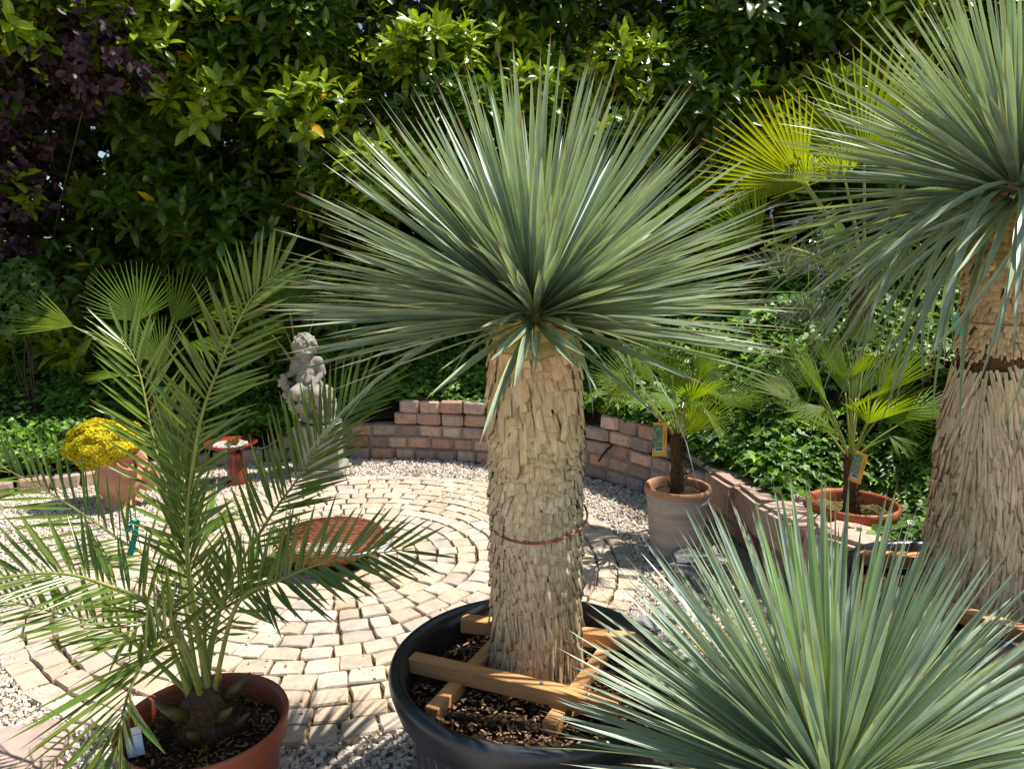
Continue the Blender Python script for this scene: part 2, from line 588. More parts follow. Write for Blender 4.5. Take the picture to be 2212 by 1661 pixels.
def pick_largest(P, S, n=300, extra=None, m=10):
    x, y, d = proj(P)
    ok = in_frame(P, m)
    sc = np.where(ok, S / d, 0)
    if extra is not None: sc = sc * extra
    ix = np.argsort(-sc)[:n]
    return ix[sc[ix] > 0]

# ================================================================== SETTING
# ground sheet
mb = MB()
mb.add([(-150, -60, -.012), (150, -60, -.012), (150, 240, -.012), (-150, 240, -.012)], [[0, 1, 2, 3]])
tag(mb.build('ground', M['gravel']), 'pale gravel ground of the garden', kind='structure')

PC = np.array([-.90, 3.77])
PR = 1.53
mb = MB()
n = 96
mb.add([(PC[0], PC[1], 0)] + [(PC[0] + (PR + .01) * math.cos(2 * math.pi * k / n), PC[1] + (PR + .01) * math.sin(2 * math.pi * k / n), 0.0) for k in range(n)],
       [[0, 1 + k, 1 + (k + 1) % n] for k in range(n)])
patio = tag(mb.build('paving', M['sand'], smooth=False), 'round paved patio of beige sandstone setts', kind='structure')

# setts: irregular bevelled blocks, unit size 1 x 1 x (top at 0)
def sett_tm(seed):
    r = random.Random(seed)
    base = [(-.5, -.5), (0, -.5), (.5, -.5), (.5, 0), (.5, .5), (0, .5), (-.5, .5), (-.5, 0)]
    out = [(x + r.uniform(-.05, .04), y + r.uniform(-.05, .04)) for x, y in base]
    V, U = [], []
    for (ins, z, zj) in ((1.0, -.03, 0), (1.0, -.007, .002), (.93, -.0005, .002)):
        for x, y in out:
            V.append((x * ins, y * ins, z + r.uniform(-zj, zj)))
    V.append((0, 0, r.uniform(-.002, .003)))
    F = []
    for a in (0, 8):
        for k in range(8):
            F.append([a + k, a + (k + 1) % 8, a + 8 + (k + 1) % 8, a + 8 + k])
    for k in range(8):
        F.append([24, 16 + k, 16 + (k + 1) % 8])
    return Tm(V, F)
ST = [sett_tm(s) for s in range(8)]
P, R, S, C = [], [], [], []
STC = [(.66, .56, .43), (.70, .61, .49), (.62, .50, .36), (.66, .49, .31), (.58, .52, .44), (.70, .55, .38), (.72, .65, .56), (.48, .45, .40), (.62, .44, .31)]
ri = .17
rnd = random.Random(8)
while ri < PR - .02:
    h = rnd.uniform(.100, .118)
    rc = ri + h / 2
    a = rnd.uniform(0, 6.28)
    a1 = a + 2 * math.pi
    while a < a1 - .4 * .11 / rc:
        w = rnd.uniform(.10, .155)
        da = w / rc
        if a + da > a1 - .5 * .1 / rc: da = a1 - a
        am = a + da / 2
        rj = rc + rnd.uniform(-.006, .006)
        P.append((PC[0] + rj * math.cos(am), PC[1] + rj * math.sin(am), .018 + rnd.uniform(-.002, .003)))
        e = am + rnd.uniform(-.09, .09)
        t, u = rnd.uniform(-.015, .015), rnd.uniform(-.015, .015)
        z = unit(np.array([t, u, 1]))
        R.append(frames(np.array([[math.cos(e), math.sin(e), 0]]), z[None])[0])
        S.append((da * rc - rnd.uniform(.004, .016), h - rnd.uniform(.004, .016), 1))
        c = (np.array(rnd.choice(STC)) * .55 + np.array([.66, .56, .44]) * .45) * rnd.uniform(.92, 1.08)
        C.append(np.minimum(c * .74, .6))
        a += da
    ri += h
P, R, S, C = map(np.array, (P, R, S, C))
wh = RNG.integers(0, 8, len(P))
# stones hidden under the tub and the pots are not among the ones picked out
pieces('paving_stone', ST, wh, R, P, S, C, M['paver'], patio, pick_largest(P, S[:, 0] * S[:, 1] / 1, 300), 'paving_stone_rest', smooth=False)

OPC = at_z(1842, 1082, .41)
# ------------------------------------------------------------------ wall line, bank
WP = [(-7.5, 2.6), (-4.3, 4.3), (-3.5, 4.86), (-3.05, 5.12), (-2.5, 5.52), (-2.0, 5.74), (-1.5, 5.83), (-1.0, 5.84), (-.57, 5.78), (-.17, 5.68), (.25, 5.52), (.61, 5.28), (.90, 4.93),
      (1.13, 4.52), (1.26, 4.18), (1.32, 3.88), (1.36, 3.55), (1.50, 3.24), (1.85, 3.04), (2.6, 2.9), (6.5, 2.2)]
WL, WLEN = arc_resample(spline(WP, 900), 1400)
WT = unit(np.gradient(WL, axis=0))
WN = np.stack([-WT[:, 1], WT[:, 0]], 1)          # outward (away from patio)
WS = np.linspace(0, WLEN, 1400)
def s_of_x(x): return float(np.interp(x, WL[:, 0], WS))
def wall_at(s):
    return (np.array([np.interp(s, WS, WL[:, 0]), np.interp(s, WS, WL[:, 1])]),
            unit(np.array([np.interp(s, WS, WT[:, 0]), np.interp(s, WS, WT[:, 1])])))
def courses(x):
    if x < -1.93: return 1
    if x < -1.72: return 2
    if x < -1.05: return 3
    if x < -.98: return 4
    if x < -.28: return 5
    if x < .60: return 4
    if x < .98: return 5
    if x < 1.20: return 3
    return 2
CH = .098
def top_of(x): return courses(x) * CH if x > -1.93 else .10
topx = np.array([-8, -4, -2.2, -1.8, -1.4, -1.0, -.2, .5, .8, 1.0, 1.2, 1.3, 1.5, 2.6, 7])
topz = np.array([.1, .1, .1, .14, .25, .34, .36, .36, .36, .32, .28, .24, .2, .2, .3])
slope = np.array([.22, .22, .25, .3, .36, .42, .48, .6, .75, .85, .9, .9, .8, .6, .5])
GS, GD = 170, 34
ds = np.concatenate([np.linspace(.10, 2.4, 22), np.linspace(2.8, 14, GD - 22)])
def bank_z(x0, d):
    tz, sl = np.interp(x0, topx, topz), np.interp(x0, topx, slope)
    rise = sl * d
    cap = 1.15 + .0 * d
    return tz - .03 + cap * np.tanh(rise / cap) + .05 * np.clip(d - 2, 0, 8)
V, F, U = [], [], []
si = np.linspace(0, 1399, GS).astype(int)
for a in si:
    for d in ds:
        q = WL[a] + WN[a] * d
        # right-hand normals fan out, so the sheet does not fold over itself
        V.append((q[0], q[1], 0))
V = np.array(V)
x0 = np.repeat(WL[si, 0], GD)
V[:, 2] = bank_z(x0, np.tile(ds, GS)) + .05 * (vnoise(V, 2.2) - .5)
od = np.hypot(V[:, 0] - OPC[0], V[:, 1] - OPC[1])
V[:, 2] = np.where(od < .75, np.minimum(V[:, 2], .20 + 1.1 * np.clip(od - .30, 0, 1)), V[:, 2])
F = [[i * GD + j, i * GD + j + 1, (i + 1) * GD + j + 1, (i + 1) * GD + j] for i in range(GS - 1) for j in range(GD - 1)]
mb = MB(); mb.add(V, [f[::-1] for f in F])
tag(mb.build('earth_bank', M['earth']), 'dark earth bank behind the brick wall', kind='structure')

# bricks
def brick_tm(seed, rough=.012, seg=1):
    bm = bmesh.new()
    bmesh.ops.create_cube(bm, size=1.0)
    bmesh.ops.bevel(bm, geom=bm.edges[:], offset=.115, segments=seg, affect='EDGES', profile=.6)
    r = random.Random(seed)
    for v in bm.verts:
        v.co += Vector((r.uniform(-1, 1), r.uniform(-1, 1), r.uniform(-1, 1))) * rough * 1.6
    bm.verts.ensure_lookup_table()
    t = Tm([v.co[:] for v in bm.verts], [[v.index for v in f.verts] for f in bm.faces])
    bm.free()
    return t
BT = [brick_tm(s, .019) for s in range(6)]
BC = [(.45, .28, .20), (.50, .335, .245), (.34, .26, .215), (.41, .295, .235), (.53, .385, .29), (.39, .25, .185), (.45, .345, .275), (.33, .275, .245)]
wall = thing('brick_wall', 'curved low retaining wall of tumbled red and brown bricks around the patio', 'wall', (-.4, 5.75, 0))
P, R, S, C = [], [], [], []
mortar = MB()
rnd = random.Random(21)
s_lo, s_hi = s_of_x(-4.6), s_of_x(2.3)
for k in range(5):
    s = s_lo + rnd.uniform(0, .1)
    while s < s_hi:
        w = rnd.uniform(.155, .215)
        q, t = wall_at(s + w / 2)
        x = q[0]
        if courses(x) > k:
            nrm = np.array([-t[1], t[0]])
            h = CH if k < 4 else .105
            dep = .15
            cc = q + nrm * (dep / 2 + .004 * k + rnd.uniform(-.008, .008))
            zc = (k + .5) * CH
            if x < -1.93: zc, h = .048, .115
            elif k == 4 or k == courses(x) - 1: w_ = w - .004
            P.append((cc[0], cc[1], zc + rnd.uniform(-.003, .003)))
            yaw = rnd.uniform(-.05, .05) if k >= courses(x) - 2 else rnd.uniform(-.02, .02)
            c_, s_ = math.cos(yaw), math.sin(yaw)
            tx = np.array([t[0] * c_ - t[1] * s_, t[0] * s_ + t[1] * c_, 0])
            R.append(np.stack([tx, [-tx[1], tx[0], 0], [0, 0, 1]], -1))
            g = .012 if k < 3 else .005
            S.append((w - g, dep, h - (.010 if k < 3 else .003)))
            C.append(np.array(rnd.choice(BC)) * rnd.uniform(.8, 1.2))
        s += w
P, R, S, C = map(np.array, (P, R, S, C))
pieces('brick', BT, RNG.integers(0, 6, len(P)), R, P, S, C, M['brick'], wall, pick_largest(P, S[:, 0], 300, m=120), 'brick_rest', smooth=False)
# mortar core behind the faces
V, F = [], []
xs = np.linspace(s_of_x(-1.72), s_of_x(1.9), 90)
for s in xs:
    q, t = wall_at(s)
    nr = np.array([-t[1], t[0]])
    zt = min(3, courses(q[0])) * CH - .008
    for (d, z) in ((.026, -.01), (.026, zt), (.15, zt), (.15, -.01)):
        V.append((q[0] + nr[0] * d, q[1] + nr[1] * d, z))
for i in range(len(xs) - 1):
    for k in range(3):
        F.append([i * 4 + k, i * 4 + k + 1, i * 4 + 5 + k, i * 4 + 4 + k][::-1])
mb = MB(); mb.add(V, F); mb.build('mortar', M['mortar'], wall, smooth=False)

# large blocks on the right-hand end, a weathered board on top
def rock_tm(seed, n=2, rough=.12):
    bm = bmesh.new()
    bmesh.ops.create_cube(bm, size=1.0)
    bmesh.ops.bevel(bm, geom=bm.edges[:], offset=.10, segments=2, affect='EDGES')
    bmesh.ops.subdivide_edges(bm, edges=[e for e in bm.edges if e.calc_length() > .4], cuts=n, use_grid_fill=True)
    for v in bm.verts:
        p = np.array(v.co[:])
        d = (vnoise(p + seed * 3.7, 2.3) - .5) * rough + (vnoise(p + seed * 9.1, 6) - .5) * rough * .5
        v.co += Vector(unit(p)) * d
    bm.verts.ensure_lookup_table()
    t = Tm([v.co[:] for v in bm.verts], [[v.index for v in f.verts] for f in bm.faces])
    bm.free()
    return t
for k, (x, y, dx, lbl) in enumerate(((1.33, 4.12, .34, 'large brown stone block at the end of the weathered board'),
                                (1.40, 3.83, .33, 'large brown stone block, second from the weathered board'),
                                (1.43, 3.54, .33, 'large brown stone block, third from the weathered board'),
                                (1.60, 3.20, .42, 'large pinkish stone block in front of the orange terracotta pot'))):
    s = s_of_x(min(max(x - .07, 1.2), 1.6))
    t = rock_tm(k + 1).mesh('stone_block', M['brick'], False)
    ang = (math.pi * .44, math.pi * .47, math.pi * .42, math.pi * .30)[k]
    zc = .196 + .085
    Mx = Matrix.Translation((x, y, zc)) @ Matrix.Rotation(math.pi - ang, 4, 'Z') @ Matrix.Diagonal((dx * 1.06, .30, .19, 1))
    o = link('stone_block', t, None, Mx)
    o.color = [(.40, .28, .23, 1), (.40, .29, .24, 1), (.46, .34, .28, 1), (.50, .36, .29, 1)][k]
    tag(o, lbl, 'stone block', 'large blocks on the wall end')

a, b = at_z(1475, 962, .345), at_z(1592, 1030, .345)
mid = (a + b) / 2
ang = math.atan2(b[1] - a[1], b[0] - a[0])
bt = brick_tm(3, .002)
o = link('timber_board', bt.mesh('timber_board', M['board'], False), None,
         Matrix.Translation((mid[0] + .05, mid[1] + .03, .319)) @ Matrix.Rotation(ang, 4, 'Z') @ Matrix.Diagonal((float(np.linalg.norm(b - a)) + .1, .20, .05, 1)))
tag(o, 'weathered grey timber board lying on top of the brick wall', 'board')

# ------------------------------------------------------------------ gravel chips
def chip_tm(seed):
    r = random.Random(seed)
    V = [(x * r.uniform(.6, 1.1), y * r.uniform(.6, 1.1), z * r.uniform(.5, 1.0)) for x in (-.5, .5) for y in (-.5, .5) for z in (-.4, .4)]
    return Tm(V, [[0, 1, 3, 2], [4, 6, 7, 5], [0, 4, 5, 1], [2, 3, 7, 6], [0, 2, 6, 4], [1, 5, 7, 3]])
CT = [chip_tm(s) for s in range(8)]
def rand_rot(n, rng=RNG):
    q = unit(rng.normal(size=(n, 4)))
    w, x, y, z = q.T
    return np.stack([np.stack([1 - 2 * (y * y + z * z), 2 * (x * y - z * w), 2 * (x * z + y * w)], -1),
                     np.stack([2 * (x * y + z * w), 1 - 2 * (x * x + z * z), 2 * (y * z - x * w)], -1),
                     np.stack([2 * (x * z - y * w), 2 * (y * z + x * w), 1 - 2 * (x * x + y * y)], -1)], 1)
N = 165000
gx, gy = RNG.uniform(-4.2, 2.2, N), RNG.uniform(1.2, 6.0, N)
r_ = np.hypot(gx - PC[0], gy - PC[1])
keep = r_ > PR - .055 + .05 * vnoise(np.stack([gx, gy, gx * 0], 1), 5)
wy = np.interp(gx, WL[:, 0], WL[:, 1])
keep &= (gy < wy - .005) & ~((gx > 1.2) & (gy > 3.0))
keep &= in_frame(np.stack([gx, gy, gx * 0], 1), 60)
near = np.clip(2.6 / gy, .3, 1.0)
keep &= RNG.random(N) < near + .25
gx, gy = gx[keep], gy[keep]
n = len(gx)
sz = RNG.uniform(.009, .021, n)
lay = RNG.random(n)
P = np.stack([gx, gy, -.006 + .012 * lay + .4 * sz * .4], 1)
gc = np.array([(1.0, .98, .95), (1.08, 1.06, 1.05), (.9, .84, .76), (.78, .72, .66), (1.1, 1.05, .98), (.82, .64, .54), (.6, .56, .53)])[RNG.choice(7, n, p=[.3, .22, .18, .1, .12, .05, .03])]
gc = gc * RNG.uniform(.85, 1.08, (n, 1))
R = rand_rot(n)
S = np.stack([sz * 1.3, sz, sz * .9], 1)
o = link('gravel', scatter('gravel', CT, RNG.integers(0, 8, n), R, P, S, gc, M['pebble'], False))
tag(o, 'cream limestone gravel chips between the paving and the wall', 'gravel', kind='stuff')
# stray chips on the setts
n = 160
a = RNG.uniform(0, 6.28, n); rr = PR * np.sqrt(RNG.uniform(.3, 1, n))
P = np.stack([PC[0] + rr * np.cos(a), PC[1] + rr * np.sin(a), np.full(n, .026)], 1)
o = link('loose_chip', scatter('loose_chip', CT, RNG.integers(0, 8, n), rand_rot(n), P, np.repeat(RNG.uniform(.006, .013, (n, 1)), 3, 1), np.ones((n, 3)), M['pebble'], False))
tag(o, 'stray gravel chips scattered over the paving stones', 'gravel', kind='stuff')

# ================================================================== POTS
def soil_disc(c, r, z, parent, name='soil', amp=.02, mat='soil', seed=0):
    mb = MB()
    V, F = [(c[0], c[1], z + .012)], []
    nr, na = 14, 48
    for i in range(1, nr + 1):
        for k in range(na):
            q = 2 * math.pi * k / na
            V.append((c[0] + r * i / nr * math.cos(q), c[1] + r * i / nr * math.sin(q), z))
    V = np.array(V)
    V[:, 2] += amp * 2 * (vnoise(V + seed, 14) - .5) + amp * (vnoise(V + seed + 5, 40) - .5)
    F = [[0, 1 + k, 1 + (k + 1) % na] for k in range(na)]
    F += [[1 + i * na + k, 1 + (i + 1) * na + k, 1 + (i + 1) * na + (k + 1) % na, 1 + i * na + (k + 1) % na] for i in range(nr - 1) for k in range(na)]
    mb.add(V, F)
    o = mb.build(name, M[mat], parent)
    return o

def litter(c, r, z, n, parent, name='bark_litter', seed=1, cols=((1, 1, 1), (.5, .45, .4), (1.6, 1.5, 1.3), (.3, .25, .2)), size=(.006, .022)):
    g = np.random.default_rng(seed)
    a, rr = g.uniform(0, 6.28, n), r * np.sqrt(g.uniform(0, 1, n))
    P = np.stack([c[0] + rr * np.cos(a), c[1] + rr * np.sin(a), np.full(n, z) + g.uniform(-.004, .014, n)], 1)
    s = g.uniform(*size, n)
    S = np.stack([s * g.uniform(.8, 2.4, n), s * .6, s * .35], 1)
    e = g.uniform(0, 6.28, n)
    Y = np.stack([np.cos(e), np.sin(e), g.normal(0, .15, n)], 1)
    Z = np.stack([g.normal(0, .25, n), g.normal(0, .25, n), np.ones(n)], 1)
    C = np.array(cols)[g.integers(0, len(cols), n)] * g.uniform(.7, 1.2, (n, 1))
    o = link(name, scatter(name, CT, g.integers(0, 8, n), frames(Y, Z), P, S, C, M['chip'], False), parent)
    o['kind'] = 'stuff'
    return o

def black_tub(c, r, h, label):
    t = thing('planting_tub', label, 'tub', (c[0], c[1], 0), 'black planting tubs')
    mb = MB()
    mb.lathe([(r * .70, 0), (r * .74, .002), (r * .845, h - .13), (r * .85, h - .105), (r * .855, h - .10)], (c[0], c[1], 0), 96)
    mb.lathe([(r * .70, 0.001), (.001, .001)], (c[0], c[1], 0), 96)
    mb.build('body', M['tub'], t)
    mb = MB()
    mb.lathe([(r * .853, h - .104), (r * .93, h - .104), (r * .948, h - .097), (r * .975, h - .065), (r * .995, h - .036), (r, h - .020), (r * .992, h - .008), (r * .970, h),
              (r * .935, h - .001), (r * .905, h - .010), (r * .885, h - .03), (r * .87, h - .07), (r * .855, h - .14), (r * .82, h - .3)], (c[0], c[1], 0), 128)
    mb.build('rim', M['tub'], t)
    soil_disc(c, r * .87, h - .095, t, seed=c[0])
    litter(c, r * .83, h - .092, 2600, t, seed=int(c[0] * 10) + 5, size=(.003, .013))
    return t

def batten(a, b, zt, w=.048, parent=None, h=.046):
    a, b = np.array(a[:2]), np.array(b[:2])
    m = (a + b) / 2
    ang = math.atan2(b[1] - a[1], b[0] - a[0])
    L = float(np.linalg.norm(b - a))
    mb = MB()
    v = np.array([[x, y, z] for x in (-L / 2, L / 2) for y in (-w / 2, w / 2) for z in (-h / 2, h / 2)])
    bm = bmesh.new()
    bmesh.ops.create_cube(bm, size=1.0)
    bmesh.ops.scale(bm, vec=(L, w, h), verts=bm.verts)
    bmesh.ops.bevel(bm, geom=bm.edges[:], offset=.0025, segments=1, affect='EDGES')
    me = bpy.data.meshes.new('batten')
    bm.to_mesh(me); bm.free()
    at = me.attributes.new('col', 'FLOAT_COLOR', 'POINT')
    at.data.foreach_set('color', np.ones(len(me.vertices) * 4, np.float32))
    me.materials.append(M['wood'])
    o = link('batten', me, parent, Matrix.Translation((m[0], m[1], zt - h / 2)) @ Matrix.Rotation(ang, 4, 'Z'))
    g = random.uniform(.85, 1.12)
    o.color = (g, g * .97, g * .93, 1)
    return o

def screw(p, parent):
    mb = MB()
    mb.lathe([(.0, .0035), (.003, .0036), (.0062, .002), (.0065, 0)], (p[0], p[1], p[2]), 10)
    mb.build('screw', M['steel'], parent)

# ================================================================== YUCCAS
SCT = []
def scale_tm(seed):
    r = random.Random(seed)
    V, U = [], []
    for i, (y, w, z) in enumerate(((0, .42, 0), (.5, .47, .05), (1.0, .5, .10), (1.0, .46, .0))):
        for j, x in enumerate((-1, 0, 1)):
            yy = y + (r.uniform(-.10, .06) if i >= 2 else 0)
            if i == 3: yy = V[6 + j][1] + .015
            V.append((x * w * (1 + r.uniform(-.1, .1)), yy, z + (.0 if x else .07) - (.09 if i == 3 else 0)))
            U.append((.5 + x * .5, (0, .5, .93, 1.0)[i]))
    F = []
    for i in range(3):
        for j in range(2):
            a = i * 3 + j
            F.append([a, a + 3, a + 4, a + 1][::-1])
    return Tm(V, F, U)
SCT = [scale_tm(s) for s in range(10)]

def yucca(name, label, base, top, rb, rt, n_leaf, L, seed, zones, lean_leaf=None, droop=.12, th_max=104, profile=None, green=.08, head_up=.06, wid=1.0, crown_r=.05, th_pow=1.0, vs=(.86, .92, 1.06), tint=(1, 1, 1)):
    g = np.random.default_rng(seed)
    base, top = np.array(base, float), np.array(top, float)
    t = thing(name, label, 'yucca', base, 'blue-leaved yuccas')
    ax = unit(top - base)
    HT = float(np.linalg.norm(top - base))
    sx = unit(np.cross(ax, [0, 1, 0])); sy = np.cross(ax, sx)
    prof = profile or (lambda h: rb + (rt - rb) * h)
    # trunk core
    mb = MB()
    V, F, na, nr = [], [], 40, 24
    for i in range(nr + 1):
        h = i / nr
        for k in range(na):
            q = 2 * math.pi * k / na
            r = prof(h) * .93 if h < .97 else prof(h) * .5
            V.append(base + ax * (HT * h + (.0 if h < 1 else .05)) + r * (math.cos(q) * sx + math.sin(q) * sy))
    F = [[i * na + k, i * na + (k + 1) % na, (i + 1) * na + (k + 1) % na, (i + 1) * na + k] for i in range(nr) for k in range(na)]
    F.append([nr * na + k for k in range(na)])
    mb.add(V, F); mb.build('trunk', M['core'], t)
    # overlapping dead leaf bases
    P, Y, Z, S, C = [], [], [], [], []
    h, row = 0.0, 0
    while h < 1.0:
        z = next(zz for zz in zones if h <= zz[0])
        _, w, ln, sp, col, out = z
        r = prof(h)
        cnt = max(6, int(2 * math.pi * r / (w * .82)))
        off = row * math.pi / cnt + g.normal(0, .05 / cnt) + row * .01
        row += 1
        for k in range(cnt):
            q = off + 2 * math.pi * k / cnt + g.normal(0, .25 / cnt)
            hh = h + g.normal(0, sp / HT * .26) + sp / HT * 1.6 * (vnoise(np.array([math.cos(q) * 1.6 + seed, math.sin(q) * 1.6, h * 4]), 1.0) - .5)
            rad_ = math.cos(q) * sx + math.sin(q) * sy
            tan_ = -math.sin(q) * sx + math.cos(q) * sy
            swirl = (vnoise(np.array([q * 1.1, hh * 3.1, seed]), 1.0) - .5) * .9
            y = -ax * 1.0 + tan_ * (swirl + g.normal(0, .10)) + rad_ * (out + g.normal(0, .05))
            ll = ln * g.uniform(.8, 1.2)
            P.append(base + ax * (HT * hh + ln * .5) + rad_ * (prof(min(1, max(0, hh))) * (.955 + g.uniform(-.02, .025))))
            Y.append(y); Z.append(rad_ + ax * out)
            S.append((w * g.uniform(.85, 1.15), ll, .055 * g.uniform(.7, 1.2)))
            cv = np.array(col) * g.uniform(.80, 1.16)
            C.append(cv)
        h += sp / HT
    P, Y, Z, S, C = map(np.array, (P, Y, Z, S, C))
    R = frames(Y, Z)
    facing = np.clip((R[:, :, 2] * unit(CAMP - P)).sum(1), .02, 1)
    pieces('leaf_base', SCT, g.integers(0, 10, len(P)), R, P, S, C, M['scale'], t, pick_largest(P, np.sqrt(S[:, 0] * S[:, 1]), 300, (facing > .2) * facing), 'leaf_base_rest')
    # head
    ctr = top + ax * head_up
    i = np.arange(n_leaf)
    cth = math.cos(rad(3)) + (math.cos(rad(th_max)) - math.cos(rad(3))) * ((i + .5) / n_leaf) ** th_pow
    th = np.arccos(np.clip(cth, -1, 1)) + g.normal(0, rad(2.5), n_leaf)
    ph = i * 2.39996 + g.normal(0, .12, n_leaf)
    rd = np.cos(ph)[:, None] * sx + np.sin(ph)[:, None] * sy
    d = np.cos(th)[:, None] * ax + np.sin(th)[:, None] * rd
    P = ctr + rd * (crown_r * np.sin(th))[:, None] - ax * (.10 * (th / rad(th_max)) - .04)[:, None]
    Zv = np.cos(th)[:, None] * -rd + np.sin(th)[:, None] * ax
    R = twist(frames(d, Zv), g.normal(0, .33, n_leaf))
    ln = L * g.uniform(.88, 1.06, n_leaf) * np.interp(th, [0, .7, 1.4], vs)
    wh = np.where(th < rad(55), g.integers(0, 3, n_leaf), np.where(th < rad(88), g.integers(1, 5, n_leaf), g.integers(1, 5, n_leaf)))
    far_ = g.random(n_leaf) < droop * (th > rad(80))
    wh = np.where(far_, 7, wh)
    S = np.stack([ln * wid * g.uniform(.85, 1.15, n_leaf), ln, ln], 1)
    old = np.clip((th - rad(70)) / rad(40), 0, 1)[:, None]
    young = np.clip((rad(20) - th) / rad(20), 0, 1)[:, None]
    C = (1 - old) * np.array([[1, 1, 1]]) + old * np.array([[1.02, .98, .88]])
    C = C * (1 - young) + young * np.array([[.95, 1.2, .45]])
    C = C * g.uniform(.84, 1.16, (n_leaf, 1)) * np.array([tint])
    if lean_leaf is not None:
        for (dd, ll, k, cw) in lean_leaf:
            dd = unit(np.array(dd))
            P = np.vstack([P, ctr + np.array([dd[0], dd[1], 0]) * .07 - ax * .05])
            R = np.concatenate([R, frames(dd[None], (ax + np.array([0, -.3, 0]))[None])])
            S = np.vstack([S, [[ll * cw, ll, ll]]])
            C = np.vstack([C, [[1, 1, .95]]])
            wh = np.append(wh, 8 + k)
    tip = P + R[:, :, 1] * (S[:, 1:2] * .6)
    front = np.clip(.5 + .5 * ((tip - ctr) @ np.array([0, -1, 0])) / L, .1, 1)
    vis = np.where(in_frame(tip, 0), 1.0, .4 * in_frame(P, 0))
    sc_ = vis * front * (S[:, 1])
    pick = np.argsort(-sc_)[:300]
    pick = pick[sc_[pick] > 0]
    pieces('leaf', YT + YCURL, wh, R, P, S, C, M['yucca'], t, pick, 'leaf_rest', smooth=False)
    return t

Z1 = [(.10, .0095, .13, .042, (1.06, .99, .87), .010), (.24, .0105, .10, .034, (1.06, .99, .88), .020), (.44, .0135, .058, .025, (1.03, .97, .88), .06), (.58, .018, .044, .023, (1.0, .95, .86), .10),
      (.68, .026, .034, .017, (.99, .91, .78), .22), (.81, .021, .11, .040, (.98, .89, .74), .05), (.90, .025, .06, .026, (.92, .76, .57), .13), (1.2, .044, .050, .026, (.55, .54, .26), .38)]

TB = at_z(1154, 1422, .50)
black_tub(TB, .405, .50, 'big black plastic tub with rolled rim holding the middle yucca')
ybase = np.array([TB[0] + .012, TB[1] + .125, .385])
ytop = at_y(1155, 672, ybase[1])
def prof1(h):
    return np.interp(h, [0, .06, .2, .5, .8, .93, 1.0], [.141, .132, .128, .130, .127, .118, .086])
curls = [((-.55, -.75, .1), .20, 0, 1.0), ((-.2, -.9, .25), .17, 1, 1.0), ((.45, -.8, .2), .22, 2, 1.0), ((.1, -1, -.1), .16, 3, 1.1), ((.0, -.9, -.4), .16, 0, 1.0), ((-.7, -.5, .0), .2, 3, 1.0), ((.6, -.7, -.15), .24, 3, .8), ((-.4, -.6, .6), .17, 2, .9)]
yucca('yucca', 'tall yucca with a full round head and shaggy straw trunk in the middle black tub', ybase, ytop, .13, .12, 640, .64, 3, Z1, curls, profile=prof1, th_max=95, droop=.03, head_up=.03, wid=.95, th_pow=.82, vs=(.97, .98, 1.03))

fr = thing('batten_frame', 'pine batten frame screwed round the trunk of the middle yucca', 'frame', (TB[0], TB[1], .4), 'batten frames in the tubs')
zl, zu = .440, .482
batten(at_z(889, 1413, zu), at_z(1338, 1514, zu), zu, .043, parent=fr)
batten(at_z(998, 1331, zu), at_z(1415, 1376, zu), zu, .043, parent=fr)
batten(at_z(932, 1528, zl), at_z(1098, 1352, zl), zl, .040, parent=fr)
batten(at_z(1186, 1560, zl), at_z(1352, 1338, zl), zl, .040, parent=fr)
for q in ((984, 1437), (1170, 1476), (1270, 1500), (1318, 1365)):
    screw(at_z(q[0], q[1], zu), fr)

def wire(pts, r, name, label):
    mb = MB(); mb.tube(spline(pts, 90), r, 8)
    return tag(mb.build(name, M['wire']), label, 'wire', 'wire loops round the yucca trunks')
yz = at_y(1160, 1115, ybase[1])[2]
pts = [(ybase[0] + .003 + .140 * math.cos(q), ybase[1] + .140 * math.sin(q), yz + .027 * math.sin(q) + .012 * math.cos(q)) for q in np.linspace(0, 2 * math.pi, 24)]
wire(pts, .0032, 'wire_loop', 'thin orange wire loop slung round the middle yucca trunk')

# second yucca on the right
TB2 = at_z(2098, 1262, .50)
black_tub(TB2, .43, .50, 'black plastic tub with wood frame below the right-hand leaning yucca')
b2 = np.array([TB2[0] + .055, TB2[1] + .06, .385])
t2 = at_y(2200, 420, b2[1] + .02)
def prof2(h):
    return np.interp(h, [0, .08, .25, .45, .55, .60, .66, .85, .95, 1.0], [.185, .170, .160, .152, .142, .120, .134, .125, .118, .09])
Z2 = [(.08, .0095, .15, .045, (1.0, .95, .86), .015), (.55, .0105, .16, .038, (1.0, .95, .87), .018), (.56, .018, .06, .012, (.95, .88, .76), .12), (.635, .02, .02, .009, (.16, .11, .085), .1), (.72, .017, .035, .024, (.92, .82, .68), .10),
      (.84, .026, .05, .028, (.92, .78, .60), .14), (1.2, .036, .045, .028, (.58, .50, .28), .35)]
curls2 = [((-.8, -.5, .3), .30, 2, .8), ((-.1, -.8, -.1), .42, 3, .5), ((.0, -.7, -.2), .52, 3, .45), ((-.5, -.7, -.1), .55, 3, .42), ((-.9, -.3, .2), .34, 1, .6), ((-.6, -.5, -.1), .68, 3, .38), ((-.75, -.4, .0), .62, 3, .38)]
yucca('yucca', 'tallest yucca with drooping lower leaves and flared straw trunk in the right-hand tub', b2, t2, .17, .12, 540, .78, 9, Z2, curls2, profile=prof2, th_max=112, droop=.55, wid=.82, head_up=.04)
fr2 = thing('batten_frame', 'pale pine batten frame round the flared trunk of the tallest yucca', 'frame', (TB2[0], TB2[1], .4), 'batten frames in the tubs')
batten(at_z(1856, 1192, zu + .01), at_z(2060, 1200, zu + .01), zu + .01, parent=fr2, w=.05)
batten(at_z(1838, 1240, zu), at_z(2240, 1362, zu), zu, parent=fr2, w=.05)
